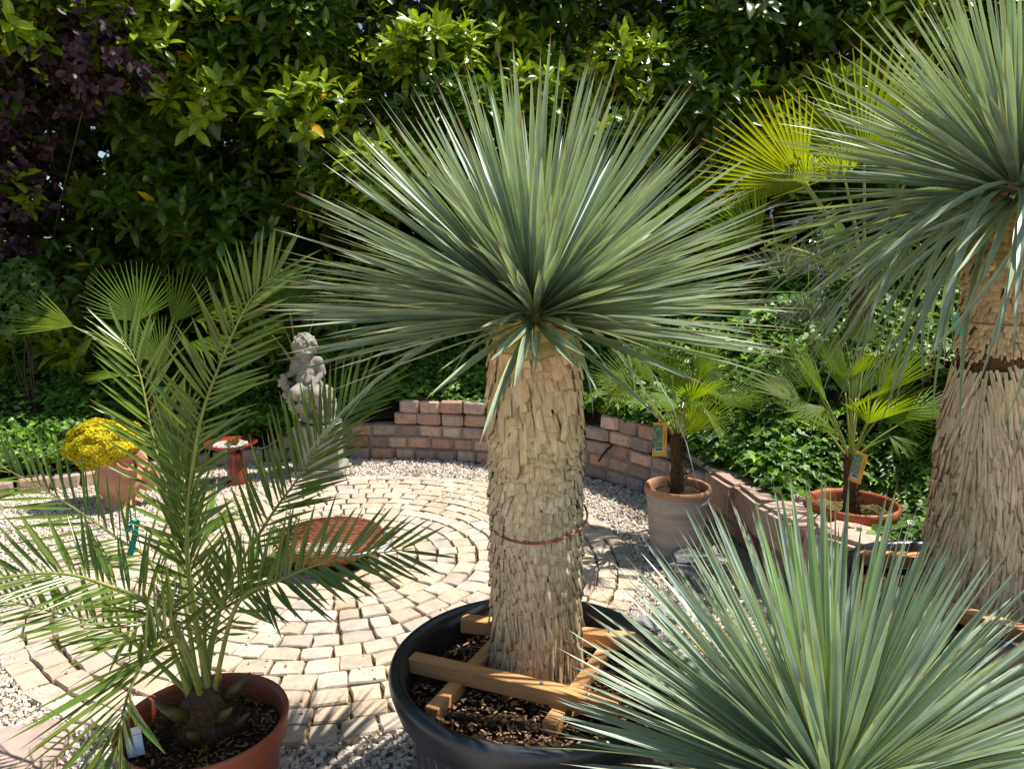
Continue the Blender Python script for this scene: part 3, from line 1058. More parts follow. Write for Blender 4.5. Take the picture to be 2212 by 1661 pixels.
batten(at_z(1990, 1230, zl - .01), at_z(2050, 1180, zl - .01), zl - .01, parent=fr2)
yz = at_y(2160, 694, b2[1])[2]
axc = at_y(2164, 694, b2[1])
pts = [(axc[0] + .131 * math.cos(q), axc[1] + .131 * math.sin(q), yz + .004 * math.sin(q)) for q in np.linspace(0, 2 * math.pi, 24)]
wire(pts, .0026, 'wire_loop', 'rusty wire ring round the upper trunk of the tallest yucca')

# third yucca, low, seen from above
c3 = at_z(1862, 1690, .50)
tb3 = black_tub((c3[0], c3[1]), .28, .26, 'smaller black tub under the low yucca, mostly out of view')
Z3 = [(.9, .02, .06, .026, (1, .95, .85), .1), (1.2, .036, .045, .028, (.7, .62, .35), .35)]
curls3 = [((-.6, -.3, .5), .26, 0, .7), ((.15, -.3, .8), .28, 1, .6), ((-.1, -.5, .6), .2, 0, .8)]
yucca('yucca', 'low yucca with blue-grey spiky leaves and no visible trunk in front of the tubs', (c3[0], c3[1], .13), (c3[0] - .045, c3[1] + .03, .44), .08, .08, 620, .60, 14, Z3, curls3, th_max=92, vs=(1.06, 1.03, .97), tint=(1.22, 1.2, 1.3), droop=.05, wid=.88, head_up=.05, crown_r=.06)

# ================================================================== DATE PALM in the terracotta-coloured pot
DPC = at_z(440, 1548, .33)
pot = thing('plant_pot', 'terracotta-coloured plastic pot holding the feathery date palm', 'pot', (DPC[0], DPC[1], 0))
r, h = .232, .33
mb = MB()
mb.lathe([(.001, .0), (r * .74, 0), (r * .76, .004), (r * .89, h - .075), (r * .895, h - .07)], (DPC[0], DPC[1], 0), 72)
mb.build('body', M['terraplastic'], pot)
mb = MB()
mb.lathe([(r * .893, h - .072), (r * .955, h - .07), (r * .975, h - .06), (r * .985, h - .02), (r, h - .008), (r * .985, h), (r * .955, h - .001), (r * .915, h - .012), (r * .875, h - .07), (r * .84, h - .14)], (DPC[0], DPC[1], 0), 96)
mb.build('rim', M['terraplastic'], pot)
soil_disc(DPC, r * .89, h - .065, pot, amp=.022, seed=3)
litter(DPC, r * .85, h - .06, 900, pot, name='grit', seed=77, cols=((.5, .5, .45), (.25, .22, .18), (1.2, 1.1, .9), (.9, .8, .35)), size=(.004, .012))

dp = thing('date_palm', 'young feathery date palm with arching fronds in the terracotta-coloured pot', 'palm', (DPC[0], DPC[1], h - .06))
PBASE = np.array([DPC[0] - .005, DPC[1] + .015, h - .07])
mb = MB()
mb.tube([PBASE, PBASE + [0, 0, .05], PBASE + [0, 0, .10], PBASE + [0, 0, .15]], [.075, .085, .065, .03], 14)
mb.build('stem', M['fibre'], dp)
g = np.random.default_rng(5)
# cut frond stubs and loose fibre
for k in range(9):
    q = k * 2.4
    dd = np.array([math.cos(q), math.sin(q), .9])
    p0 = PBASE + np.array([math.cos(q), math.sin(q), 0]) * .06 + [0, 0, .01 + .012 * k]
    mb = MB()
    mb.tube([p0, p0 + dd * .03, p0 + dd * .07], [.020, .017, .004], 8, (1, 1, .8))
    o = mb.build('frond_stub', M['stalk'], dp)
    o.color = (.38, .27, .4, 1)
mb = MB()
for k in range(420):
    q = g.uniform(0, 6.28)
    p0 = PBASE + np.array([math.cos(q), math.sin(q), 0]) * .075 + [0, 0, g.uniform(0, .13)]
    p1 = p0 + np.array([math.cos(q), math.sin(q), g.uniform(-.6, .6)]) * g.uniform(.02, .05)
    mb.tube([p0, (p0 + p1) / 2 + g.normal(0, .008, 3), p1 + g.normal(0, .012, 3)], [.0012, .0010, .0006], 3, cap=False)
o = mb.build('loose_fibre', M['fibre'], dp); o['kind'] = 'stuff'

FR = [  # (points px,px,depth), normal weight to camera, leaflet pairs, leaflet length, tip angle, spread
    ([(418, 1440, 1.95), (404, 1200, 1.97), (425, 950, 2.0), (470, 800, 2.02), (540, 650, 2.04), (610, 582, 2.05)], (.3, -.75, .5), 46, .19, .10),
    ([(412, 1440, 1.96), (392, 1250, 2.0), (345, 1010, 2.1), (328, 934, 2.13), (298, 795, 2.18), (262, 728, 2.2)], (.4, -.7, .55), 32, .19, .16),
    ([(430, 1440, 1.97), (480, 1300, 2.05), (576, 1128, 2.15), (645, 1031, 2.2), (708, 934, 2.25), (790, 845, 2.3)], (-.2, -.9, .3), 40, .235, .20),
    ([(440, 1420, 1.93), (510, 1310, 1.9), (600, 1255, 1.86), (715, 1211, 1.84), (893, 1184, 1.82)], (.1, -.85, .55), 33, .20, .16),
    ([(415, 1430, 1.93), (335, 1325, 1.9), (225, 1262, 1.87), (110, 1238, 1.85), (-40, 1258, 1.82), (-120, 1300, 1.8)], (0, -.55, .8), 34, .205, .16),
    ([(410, 1440, 1.95), (300, 1395, 1.98), (200, 1345, 2.02), (100, 1318, 2.05), (-30, 1285, 2.1)], (0, -.6, .7), 24, .18, .2),
    ([(425, 1430, 1.90), (385, 1385, 1.72), (318, 1420, 1.52), (268, 1530, 1.38), (252, 1690, 1.27)], (-.5, -.55, .6), 28, .25, .15),
    ([(408, 1430, 1.98), (340, 1240, 2.1), (250, 1160, 2.2), (121, 1073, 2.3), (-10, 1000, 2.4)], (.1, -.8, .5), 26, .23, .2),
    ([(415, 1440, 1.96), (412, 1250, 1.98), (400, 1080, 2.0), (385, 930, 2.02)], (.3, -.9, 0), 22, .22, .35),
    ([(432, 1430, 1.98), (470, 1330, 2.1), (530, 1250, 2.2), (600, 1180, 2.35)], (0, -.7, .6), 22, .17, .2),
    ([(424, 1440, 1.99), (440, 1300, 2.1), (420, 1180, 2.25), (470, 1100, 2.4)], (.3, -.7, .5), 20, .17, .2),
    ([(418, 1440, 1.93), (380, 1350, 1.85), (330, 1330, 1.75), (250, 1400, 1.62)], (0, -.5, .8), 20, .17, .2),
]
allP, allR, allS, allC, allW, allF = [], [], [], [], [], []
fronds = []
for fi, (pts, nv, npair, LL, start) in enumerate(FR):
    w = np.array([at_y(*p) for p in pts])
    if fi >= 0: w[0] = PBASE + np.array([.02 * math.cos(fi * 2.4), .02 * math.sin(fi * 2.4), .08])
    c = spline(w, 60)
    mb = MB()
    mb.tube(c, np.interp(np.linspace(0, 1, 60), [0, .06, .5, 1], [.019, .0075, .0042, .0014]), 8)
    f = mb.build('frond', M['stalk'], dp)
    fronds.append(f)
    T = unit(np.gradient(c, axis=0))
    for sgn in (-1, 1):
        for k in range(npair):
            t = start + (1 - start) * (k + .25 * (sgn > 0) + g.uniform(-.2, .2)) / npair
            t = min(.999, max(.02, t))
            i = int(t * 59)
            Tt = T[i]
            Nn = unit(np.array(nv) - Tt * (np.array(nv) @ Tt))
            Sd = np.cross(Tt, Nn) * sgn
            e = np.interp(t, [start, .5, .93, 1.0], [58, 50, 34, 10]) + g.normal(0, 4)
            if fi == 8: e *= .45
            v = g.normal(24, 7) * (1 if t < .97 else .5)
            d = math.cos(rad(e)) * Tt + math.sin(rad(e)) * (math.cos(rad(v)) * Sd + math.sin(rad(v)) * Nn)
            ln = LL * np.interp((t - start) / (1 - start), [0, .12, .45, .85, 1], [.45, .85, 1.05, .85, .75]) * g.uniform(.88, 1.1)
            allP.append(c[i] + Sd * .003); allR.append(frames(d[None], (Nn * .8 + Sd * -.25 + g.normal(0, .2, 3))[None])[0])
            allS.append(((.26 if fi == 6 else .185) * g.uniform(.85, 1.15) * min(1, ln / LL + .15), ln, ln)); allW.append(g.integers(0, 4)); allF.append(fi)
            y = g.uniform(.85, 1.2)
            allC.append(np.array([y * g.uniform(.9, 1.2), y, y * .9]))
allP, allR, allS, allC, allW, allF = map(np.array, (allP, allR, allS, allC, allW, allF))
pk = pick_largest(allP + allR[:, :, 1] * allS[:, 1:2] * .5, allS[:, 1], 300)
pm_ = np.zeros(len(allP), bool); pm_[pk] = True
dmesh = [t.mesh('leaflet', M['date']) for t in DT]
for fi, f in enumerate(fronds):
    ix = np.nonzero(allF == fi)[0]
    pieces('leaflet', DT, allW[ix], allR[ix], allP[ix], allS[ix], allC[ix], M['date'], f, np.nonzero(pm_[ix])[0], 'leaflet_rest', meshes=dmesh)

# tag stuck in the date palm pot
def text_mesh(s, size, mat, parent, Mx, name='lettering'):
    cu = bpy.data.curves.new(name, 'FONT')
    cu.body = s; cu.size = size; cu.align_x = 'CENTER'; cu.align_y = 'CENTER'
    tmp = bpy.data.objects.new('tmp', cu)
    me = bpy.data.meshes.new_from_object(tmp)
    me.name = name
    bpy.data.objects.remove(tmp)
    me.materials.clear(); me.materials.append(mat)
    return link(name, me, parent, Mx)

def card(name, label, ctr, w, h, R, mat, group=None):
    t = tag(link(name, None, None, Matrix.Translation(Vector(ctr))), label, 'plant label', group)
    mb = MB(); mb.box((0, 0, 0), (w / 2, h / 2, .0008)); Mx = Matrix.Translation(Vector(ctr)) @ R
    o = mb.build('card', mat, None, False)
    o.parent = t; o.matrix_basis = R; WM[o.name] = Mx
    return t, Mx
def rect(name, mat, parent, Mx, x, y, w, h, z=.0013):
    mb = MB(); mb.box((0, 0, 0), (w / 2, h / 2, .0004))
    o = mb.build(name, mat, None, False)
    W = Mx @ Matrix.Translation((x, y, z))
    o.parent = parent; o.matrix_basis = WM[parent.name].inverted() @ W; WM[o.name] = W
    return o
def face_cam(yaw=0, tilt=0, roll=0):
    return Matrix.Rotation(rad(yaw), 4, 'Z') @ Matrix.Rotation(rad(90 - tilt), 4, 'X') @ Matrix.Rotation(rad(roll), 4, 'Z')
p = at_y(290, 1602, DPC[1] - .135)
t, Mx = card('plant_label', 'pale blue and white plant label stuck in the soil of the date palm pot', p, .042, .075, face_cam(12, 12, 8), M['card_w'])
rect('print_panel', M['card_b'], t, Mx, 0, -.012, .040, .044)
text_mesh('PHOENIX CANARIENSIS', .0042, M['ink'], t, Mx @ Matrix.Translation((0, .018, .0016)))

# ================================================================== FAN PALMS
def fan(hub, axis, nrm, Rr, spread, nseg, droop=.1, bend=0.0, split=.30, seed=0):
    g = np.random.default_rng(seed)
    A = unit(axis); Nn = unit(nrm - A * (np.asarray(nrm) @ A)); Sd = np.cross(A, Nn)
    V, F, U = [], [], []
    dphi = rad(spread) / nseg
    ts = [0.02, split * .5, split, split + (1 - split) * .35, split + (1 - split) * .65, split + (1 - split) * .87, 1.0]
    for s in range(nseg):
        phi = -rad(spread) / 2 + (s + .5) * dphi + g.normal(0, dphi * .12)
        ef = abs(phi) / (rad(spread) / 2 + 1e-6)
        L = Rr * (1.0 - .22 * ef ** 2) * g.uniform(.93, 1.04)
        d = math.cos(phi) * A + math.sin(phi) * Sd
        q = -math.sin(phi) * A + math.cos(phi) * Sd
        b0 = len(V)
        hwm = L * split * math.tan(dphi / 2) * 1.02
        bn = bend * g.uniform(.3, 1.3) if g.random() < .75 else 0
        cupz = .10 * ef * L
        for t in ts:
            rr = L * t
            hw = rr * math.tan(dphi / 2) * 1.04 if t <= split else hwm * (1.06 if t < .62 else (1 - (t - .6) / .4) ** .8 * 1.06) if t < 1 else hwm * .08
            p = hub + d * rr + Nn * (cupz * t) + np.array([0, 0, -1]) * (droop * L * t * t)
            if bn and t > .6:
                over = (t - .6) * L
                p = hub + d * (rr - over * min(.9, bn * .8)) + Nn * (cupz * t) + np.array([0, 0, -1]) * (droop * L * t * t + over * bn)
            fo = hw * .55
            V += [p - q * hw - Nn * fo, p + Nn * fo * .3, p + q * hw - Nn * fo]
            U += [(0, t), (.5, t), (1, t)]
        for i in range(len(ts) - 1):
            a = b0 + 3 * i
            F += [[a, a + 1, a + 4, a + 3], [a + 1, a + 2, a + 5, a + 4]]
    return V, F, U

def fan_palm(label, base, crown, leaves, seed, trunk_r=.05, tint=(1, 1, 1), group='fan palms', stalk_r=.006, dD=0.0, split=.30):
    t = thing('fan_palm', label, 'palm', base, group)
    g = np.random.default_rng(seed)
    base, crown = np.array(base, float), np.array(crown, float)
    mb = MB()
    n = 9
    pts = [base + (crown - base) * k / (n - 1) for k in range(n)]
    mb.tube(pts, [trunk_r * (1 + .16 * (k % 2)) * (1.1 - .35 * k / n) for k in range(n)], 12)
    mb.build('trunk', M['fibre'], t)
    mb = MB()
    for k in range(90):
        q, z = g.uniform(0, 6.28), g.uniform(.05, .95)
        o_ = np.array([math.cos(q), math.sin(q), 0])
        p0 = base + (crown - base) * z + o_ * trunk_r * .9
        mb.tube([p0, p0 + o_ * .012 + [0, 0, .02], p0 + o_ * g.uniform(.015, .035) + [0, 0, g.uniform(.0, .06)]], [.0025, .002, .0008], 3, cap=False)
    o = mb.build('trunk_fibre', M['fibre'], t); o['kind'] = 'stuff'
    for k, (hx, hy, hD, tx, ty, tD, spread, nseg, nv, droop, bend, tc) in enumerate(leaves):
        hub, tip = at_y(hx, hy, hD + dD), at_y(tx, ty, tD + dD)
        ax = tip - hub
        V, F, U = fan(hub, ax, np.array(nv, float), np.linalg.norm(ax), spread, nseg, droop, bend, split, seed=seed * 50 + k)
        mb = MB(); mb.add(V, F, U, tc)
        lf = mb.build('leaf', M['fan'], t)
        j = .72 * (crown + [0, 0, -.02]) + .28 * (base * .3 + crown * .7)
        mid = (j + hub) / 2 + np.array([0, 0, .05 * np.linalg.norm(hub - j)])
        mb = MB()
        q = spline([j, mid, hub + unit(ax) * .01], 14)
        mb.tube(q, np.linspace(stalk_r * 1.35, stalk_r * .8, 14), 7)
        s_ = mb.build('stalk', M['stalk'], lf)
    return t

def auto_leaves(crown, n, R, seed, stalk=.30, el=(-10, 75), tc=(1, 1, 1), spread=(150, 200), bend=.5, nseg=26):
    """extra leaves round a crown, given in world units, returned in the px form"""
    g = np.random.default_rng(seed)
    out = []
    for k in range(n):
        q = k * 2.4 + g.uniform(-.3, .3)
        e = rad(el[0] + (el[1] - el[0]) * ((k + .5) / n))
        d = np.array([math.cos(q) * math.cos(e), math.sin(q) * math.cos(e), math.sin(e)])
        h = np.array(crown) + d * stalk * g.uniform(.8, 1.2)
        tp = h + unit(d + np.array([0, 0, -.15])) * R * g.uniform(.85, 1.1)
        (a, b, _), (c, dd, _) = proj(h), proj(tp)
        nn = np.array([-d[0] * math.sin(e), -d[1] * math.sin(e) - .3, math.cos(e) + .1])
        out.append((float(a), float(b), h[1], float(c), float(dd), tp[1], g.uniform(*spread), nseg, nn, .12, bend * g.uniform(.2, 1.2), tuple(np.array(tc) * g.uniform(.8, 1.2))))
    return out
CF = (.3, -.72, .62)      # blade faces the camera
UPV = (0, -.35, 1)
# left pair, on the bank behind the edging
c = at_y(335, 805, 5.75)
fan_palm('fan palm with splayed green fans and teal ribbon behind the yellow flowers', (c[0], 5.75, .12), c, [
    (160, 705, 6.0, 5, 665, 5.95, 70, 14, CF, .02, 0, (1.4, 1.25, .9)),
    (298, 693, 5.9, 262, 562, 5.95, 150, 30, CF, .0, 0, (1.25, 1.3, 1.6)),
    (350, 790, 5.75, 302, 668, 5.7, 95, 22, CF, .0, .1, (1.35, 1.3, 2.2)),
    (371, 698, 5.95, 442, 580, 6.0, 80, 16, CF, .0, 0, (.95, 1, .9)),
    (418, 690, 6.2, 560, 640, 6.2, 120, 24, UPV, .05, .4, (1.2, 1.1, .8)),
    (262, 812, 5.8, 172, 808, 5.7, 70, 12, UPV, .1, .2, (1, 1, 1)),
    (200, 728, 5.9, 150, 790, 5.8, 70, 10, UPV, .1, .8, (1, 1, 1)),
    (410, 740, 6.0, 520, 745, 5.9, 100, 18, UPV, .1, .6, (1, 1, .9)),
], 3, .055, dD=-.42)
c = at_y(645, 790, 6.02)
fan_palm('fan palm with drooping leaf tips standing behind the stone cherub', (c[0], 6.02, .2), c, [
    (625, 668, 6.3, 640, 562, 6.45, 175, 34, CF, .0, 0, (.9, .95, .95)),
    (690, 655, 6.2, 760, 640, 6.05, 150, 22, UPV, .05, 1.2, (1, 1, .85)),
    (622, 720, 6.1, 520, 668, 6.0, 110, 20, UPV, .1, 1.1, (1.15, 1.1, .8)),
    (635, 730, 6.2, 725, 765, 6.0, 60, 12, UPV, .1, .3, (1, 1, .9)),
    (600, 735, 6.2, 495, 770, 6.1, 90, 14, UPV, .1, .3, (1, 1, .9)),
    (560, 690, 6.3, 455, 640, 6.3, 110, 18, UPV, .1, .3, (1, 1, .9)),
], 4, .055, dD=-.34)
# right, tall one on the bank, big fans tinted yellower to look sunlit
c = at_y(1866, 590, 4.55)
fan_palm('tall fan palm with huge sunlit yellow-green fans behind the tallest yucca', (c[0], 4.55, 1.0), c, [
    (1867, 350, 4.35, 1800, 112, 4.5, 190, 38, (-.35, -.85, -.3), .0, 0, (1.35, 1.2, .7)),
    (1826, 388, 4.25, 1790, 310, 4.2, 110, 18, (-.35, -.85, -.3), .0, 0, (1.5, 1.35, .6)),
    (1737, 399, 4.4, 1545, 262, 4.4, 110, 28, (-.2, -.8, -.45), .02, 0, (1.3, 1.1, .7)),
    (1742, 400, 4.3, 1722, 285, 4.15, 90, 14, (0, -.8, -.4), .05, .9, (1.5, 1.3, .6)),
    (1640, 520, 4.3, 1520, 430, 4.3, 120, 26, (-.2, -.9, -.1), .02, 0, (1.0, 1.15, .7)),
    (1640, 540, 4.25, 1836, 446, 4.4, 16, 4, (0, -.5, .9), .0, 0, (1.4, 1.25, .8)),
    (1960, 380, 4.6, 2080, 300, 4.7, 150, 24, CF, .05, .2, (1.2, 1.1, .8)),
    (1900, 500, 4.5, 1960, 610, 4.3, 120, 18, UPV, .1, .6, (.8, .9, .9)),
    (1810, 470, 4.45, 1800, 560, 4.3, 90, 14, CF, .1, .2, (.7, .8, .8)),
], 5, .07, stalk_r=.009, split=.45)
# potted one, limewashed pot
GPC = at_z(1464, 1047, .41)
c = at_y(1462, 930, GPC[1])
fan_palm('young fan palm with dense green fans in the limewashed clay pot', (GPC[0], GPC[1], .32), c, auto_leaves(c, 7, .32, 61, .24, (28, 82), (.95, 1, .85), (60, 120), .1, 18) + [
    (1451, 815, GPC[1] - .02, 1440, 742, GPC[1] - .05, 120, 18, CF, .02, 0, (1.2, 1.15, .8)),
    (1376, 838, GPC[1] + .05, 1272, 782, GPC[1] + .08, 110, 20, CF, .02, 0, (.95, 1, .9)),
    (1472, 887, GPC[1] - .12, 1372, 842, GPC[1] - .22, 150, 24, UPV, .05, .2, (.8, .9, .8)),
    (1487, 937, GPC[1] - .06, 1570, 825, GPC[1] - .12, 80, 20, CF, .02, 0, (1.05, 1.05, .7)),
    (1360, 832, GPC[1] - .05, 1290, 880, GPC[1] - .12, 90, 12, UPV, .1, .9, (1.2, 1.1, .8)),
    (1500, 800, GPC[1] + .1, 1590, 760, GPC[1] + .15, 140, 22, CF, .05, .1, (.9, 1, .8)),
    (1530, 850, GPC[1] + .0, 1620, 850, GPC[1] - .0, 120, 20, UPV, .1, .4, (.85, .9, .8)),
    (1420, 790, GPC[1] + .15, 1390, 700, GPC[1] + .2, 110, 18, CF, .02, 0, (.8, .9, .9)),
    (1400, 870, GPC[1] - .1, 1330, 860, GPC[1] - .15, 80, 12, UPV, .05, .2, (.9, 1, .8)),
    (1520, 880, GPC[1] - .15, 1575, 950, GPC[1] - .25, 40, 7, UPV, .1, .3, (1.1, 1.1, .8)),
    (1475, 850, GPC[1] - .15, 1540, 800, GPC[1] - .28, 150, 22, UPV, .04, .2, (.95, 1.0, .8)),
], 6, .034, stalk_r=.0045)
# potted one, orange pot
OPC = at_z(1842, 1082, .41)
c = at_y(1838, 980, OPC[1])
fan_palm('bushy fan palm with long narrow fans in the orange terracotta pot', (OPC[0], OPC[1], .31), c, auto_leaves(c, 7, .40, 62, .28, (28, 82), (.95, 1, .85), (60, 120), .1, 18) + [
    (1805, 932, OPC[1] - .08, 1655, 850, OPC[1] - .16, 100, 26, UPV, .0, 0, (.8, .9, .9)),
    (1899, 896, OPC[1] - .02, 2030, 840, OPC[1] - .1, 120, 26, CF, .02, .1, (1.0, 1.05, .8)),
    (1835, 828, OPC[1] - .05, 1745, 690, OPC[1] - .05, 60, 18, CF, .02, 0, (1.3, 1.2, .7)),
    (1840, 815, OPC[1] - .1, 1880, 745, OPC[1] - .2, 150, 22, CF, .05, .1, (1.2, 1.2, .7)),
    (1760, 830, OPC[1] + .1, 1670, 760, OPC[1] + .15, 120, 22, CF, .02, 0, (.75, .85, .9)),
    (1870, 740, OPC[1] + .2, 1850, 650, OPC[1] + .25, 150, 24, CF, .02, 0, (.8, .9, .8)),
    (1930, 800, OPC[1] + .1, 2010, 740, OPC[1] + .1, 120, 20, CF, .05, .2, (.95, 1, .8)),
    (1780, 880, OPC[1] - .15, 1700, 905, OPC[1] - .3, 100, 16, UPV, .05, .3, (.85, .9, .85)),
    (1920, 940, OPC[1] - .08, 1990, 990, OPC[1] - .2, 90, 14, UPV, .05, .5, (.9, 1, .8)),
    (1850, 880, OPC[1] - .15, 1915, 830, OPC[1] - .3, 150, 22, UPV, .04, .2, (1.05, 1.05, .8)),
], 7, .036, stalk_r=.0045)

# limewashed pot
t = thing('clay_pot', 'limewashed grey clay pot with a reddish rim beside the wall', 'pot', (GPC[0], GPC[1], 0))
r, h = .177, .41
mb = MB(); mb.lathe([(.001, 0), (r * .70, 0), (r * .73, .008), (r * .85, h * .5), (r * .915, h - .085), (r * .95, h - .08), (r * .955, h - .065), (r * .93, h - .055), (r * .935, h - .042)], (GPC[0], GPC[1], 0), 64)
mb.build('body', M['limeclay'], t)
mb = MB(); mb.lathe([(r * .93, h - .044), (r * .985, h - .038), (r, h - .018), (r * .985, h - .003), (r * .95, h), (r * .90, h - .006), (r * .875, h - .03), (r * .85, h - .1)], (GPC[0], GPC[1], 0), 64)
mb.build('rim', M['terra'], t)
soil_disc(GPC, r * .88, h - .055, t, amp=.012, seed=9)
# orange pot
t = thing('clay_pot', 'orange terracotta pot sunk among the ivy behind the stone blocks', 'pot', (OPC[0], OPC[1], .1))
r, h = .222, .30
mb = MB(); mb.lathe([(.001, .1), (r * .72, .1), (r * .74, .104), (r * .90, .41 - .06)], (OPC[0], OPC[1], 0), 64)
mb.build('body', M['terra_red'], t)
mb = MB(); mb.lathe([(r * .90, .35), (r * .97, .355), (r, .38), (r * .99, .40), (r * .965, .41), (r * .93, .408), (r * .90, .39), (r * .875, .33)], (OPC[0], OPC[1], 0), 64)
mb.build('rim', M['terra_red'], t)
soil_disc(OPC, r * .885, .352, t, amp=.015, mat='moss', seed=12)
litter(OPC, r * .8, .358, 200, t, name='grit', seed=31, size=(.004, .012))

# hanging labels
def hang_label(px, py, D, label, s, yaw, roll):
    p = at_y(px, py, D)
    t, Mx = card('plant_label', label, p, .064 * s, .15 * s, face_cam(yaw, 4, roll), M['card_y'])
    rect('photo_print', M['photo'], t, Mx, -.010 * s, .010 * s, .044 * s, .108 * s)
    rect('sticker', M['card_w'], t, Mx, -.003 * s, -.047 * s, .042 * s, .022 * s, .0022)
    for k in range(12):
        rect('barcode_bar', M['ink'], t, Mx, (-.018 + .0026 * k) * s, -.044 * s, (.0008 + .0009 * (k * 7 % 3)) * s, .010 * s, .0030)
    text_mesh('Trachycarpus', .0115 * s, M['ink'], t, Mx @ Matrix.Translation((.0235 * s, .012 * s, .0012)) @ Matrix.Rotation(rad(-90), 4, 'Z'))
    mb = MB()
    q = np.array((Mx @ Matrix.Translation((.02 * s, .066 * s, 0))).translation)
    mb.tube([q, q + [.02, .03, .03], q + [.05, .06, .02]], .0008, 4)
    mb.build('tie', M['hose'], t)
hang_label(1425, 949, GPC[1] - .10, 'yellow-edged plant label with palm photo hanging on the limewashed pot palm', 1.18, 4, -1)
hang_label(1853, 1010, OPC[1] - .10, 'see-through looking yellow plant label hanging over the orange terracotta pot', 1.0, -50, -8)

# ================================================================== STATUE
PD = 5.46
pb = at_y(686, 912, PD)                      # middle of the plinth top
ped = thing('stone_plinth', 'grey square stone plinth carrying the seated cherub', 'plinth', (pb[0], pb[1], 0))
mb = MB()
def bevbox(name, c, hx, hy, hz, mat, parent, off=.008, rot=0.0):
    bm = bmesh.new(); bmesh.ops.create_cube(bm, size=2.0)
    bmesh.ops.scale(bm, vec=(hx, hy, hz), verts=bm.verts)
    bmesh.ops.bevel(bm, geom=bm.edges[:], offset=off, segments=2, affect='EDGES')
    me = bpy.data.meshes.new(name); bm.to_mesh(me); bm.free(); me.materials.append(mat)
    return link(name, me, parent, Matrix.Translation(c) @ Matrix.Rotation(rot, 4, 'Z'))
zt = pb[2]
bevbox('shaft', (pb[0], pb[1], zt / 2 + .03), .165, .15, zt / 2 - .03, M['plinth'], ped, rot=.1)
bevbox('foot', (pb[0], pb[1], .030), .20, .185, .032, M['plinth'], ped, rot=.1)

st = thing('cherub_statue', 'weathered stone statue of a seated curly-haired cherub with a flower garland', 'statue', (pb[0], pb[1], zt))
K = 5.46 / 1590 * .2428                     # metres per crop pixel
def sp(cx, cy, y): return Vector(((cx - 1130) * K, y, (1030 - cy) * K))
def blob_mesh(name, parts, voxel, mat, parent, smooth=6, disp=0.0):
    bm = bmesh.new()
    for p in parts:
        if p[0] == 'e':
            m = Matrix.Translation(p[1]) @ (p[3] if len(p) > 3 else Matrix.Identity(4)) @ Matrix.Diagonal((*p[2], 1))
            bmesh.ops.create_icosphere(bm, subdivisions=3, radius=1.0, matrix=m)
        else:
            a, b, ra, rb = p[1:5]
            n = max(4, int((b - a).length / (min(ra, rb) * .35)))
            for k in range(n + 1):
                u = k / n
                bmesh.ops.create_icosphere(bm, subdivisions=2, radius=ra + (rb - ra) * u, matrix=Matrix.Translation(a.lerp(b, u)))
    me = bpy.data.meshes.new(name); bm.to_mesh(me); bm.free()
    tmp = bpy.data.objects.new(name + '_tmp', me); COL.objects.link(tmp)
    md = tmp.modifiers.new('r', 'REMESH'); md.mode = 'VOXEL'; md.voxel_size = voxel
    m2 = tmp.modifiers.new('s', 'SMOOTH'); m2.iterations = smooth; m2.factor = .5
    dg = bpy.context.evaluated_depsgraph_get()
    out = bpy.data.meshes.new_from_object(tmp.evaluated_get(dg))
    bpy.data.objects.remove(tmp)
    out.name = name; out.materials.clear(); out.materials.append(mat)
    out.polygons.foreach_set('use_smooth', np.ones(len(out.polygons), bool))
    return link(name, out, parent, WM[parent.name] @ Matrix.Rotation(0, 4, 'Z'))
hd = sp(1058, 335, -.045)
body = [
    ('e', hd, (.078, .082, .085)), ('e', hd + Vector((.004, -.030, -.040)), (.058, .052, .048)),          # skull, jaw and cheeks
    ('e', hd + Vector((.006, -.083, -.030)), (.010, .014, .014)),                                          # nose
    ('e', hd + Vector((-.026, -.068, -.045)), (.024, .018, .020)), ('e', hd + Vector((.034, -.066, -.045)), (.024, .018, .020)),
    ('e', hd + Vector((.006, -.072, -.064)), (.016, .012, .007)), ('e', hd + Vector((.006, -.064, -.084)), (.018, .016, .013)),
    ('e', hd + Vector((-.080, .0, -.020)), (.010, .016, .022)), ('e', hd + Vector((.080, .0, -.020)), (.010, .016, .022)),
    ('c', hd + Vector((0, 0, -.05)), sp(1058, 470, 0), .036, .042),
    ('e', sp(1062, 505, .0), (.088, .060, .062)), ('e', sp(1055, 570, -.012), (.078, .062, .065)), ('e', sp(1052, 630, -.028), (.076, .066, .060)), ('e', sp(1085, 690, -.005), (.092, .075, .052)),
    ('c', sp(968, 478, 0), sp(1158, 470, 0), .040, .040),
    ('c', sp(1165, 475, 0), sp(1194, 575, -.01), .036, .030), ('c', sp(1194, 575, -.01), sp(1130, 672, -.10), .029, .020),
    ('e', sp(1118, 684, -.112), (.022, .020, .018)),
    ('c', sp(962, 485, 0), sp(930, 570, -.02), .036, .029), ('c', sp(930, 570, -.02), sp(885, 598, -.08), .027, .019), ('e', sp(872, 594, -.092), (.018, .016, .022)),
    ('c', sp(1060, 690, -.02), sp(985, 728, -.14), .060, .048), ('e', sp(985, 735, -.145), (.047, .042, .044)), ('c', sp(985, 745, -.14), sp(1030, 800, -.10), .043, .028), ('e', sp(1040, 808, -.115), (.030, .040, .018)),
    ('c', sp(1130, 700, -.02), sp(1160, 745, -.12), .058, .048), ('c', sp(1160, 750, -.12), sp(1203, 885, -.09), .044, .026), ('e', sp(1216, 922, -.115), (.022, .046, .018)),
]
for k in range(5):       # fingers of the two hands
    body.append(('c', sp(1118 - 6 + k * 5, 690, -.118), sp(1104 + k * 7, 716 - abs(k - 2) * 3, -.130), .0075, .006))
    body.append(('c', sp(872, 592, -.095), sp(852 + k * 6, 566 + abs(k - 3) * 5, -.105), .007, .0055))
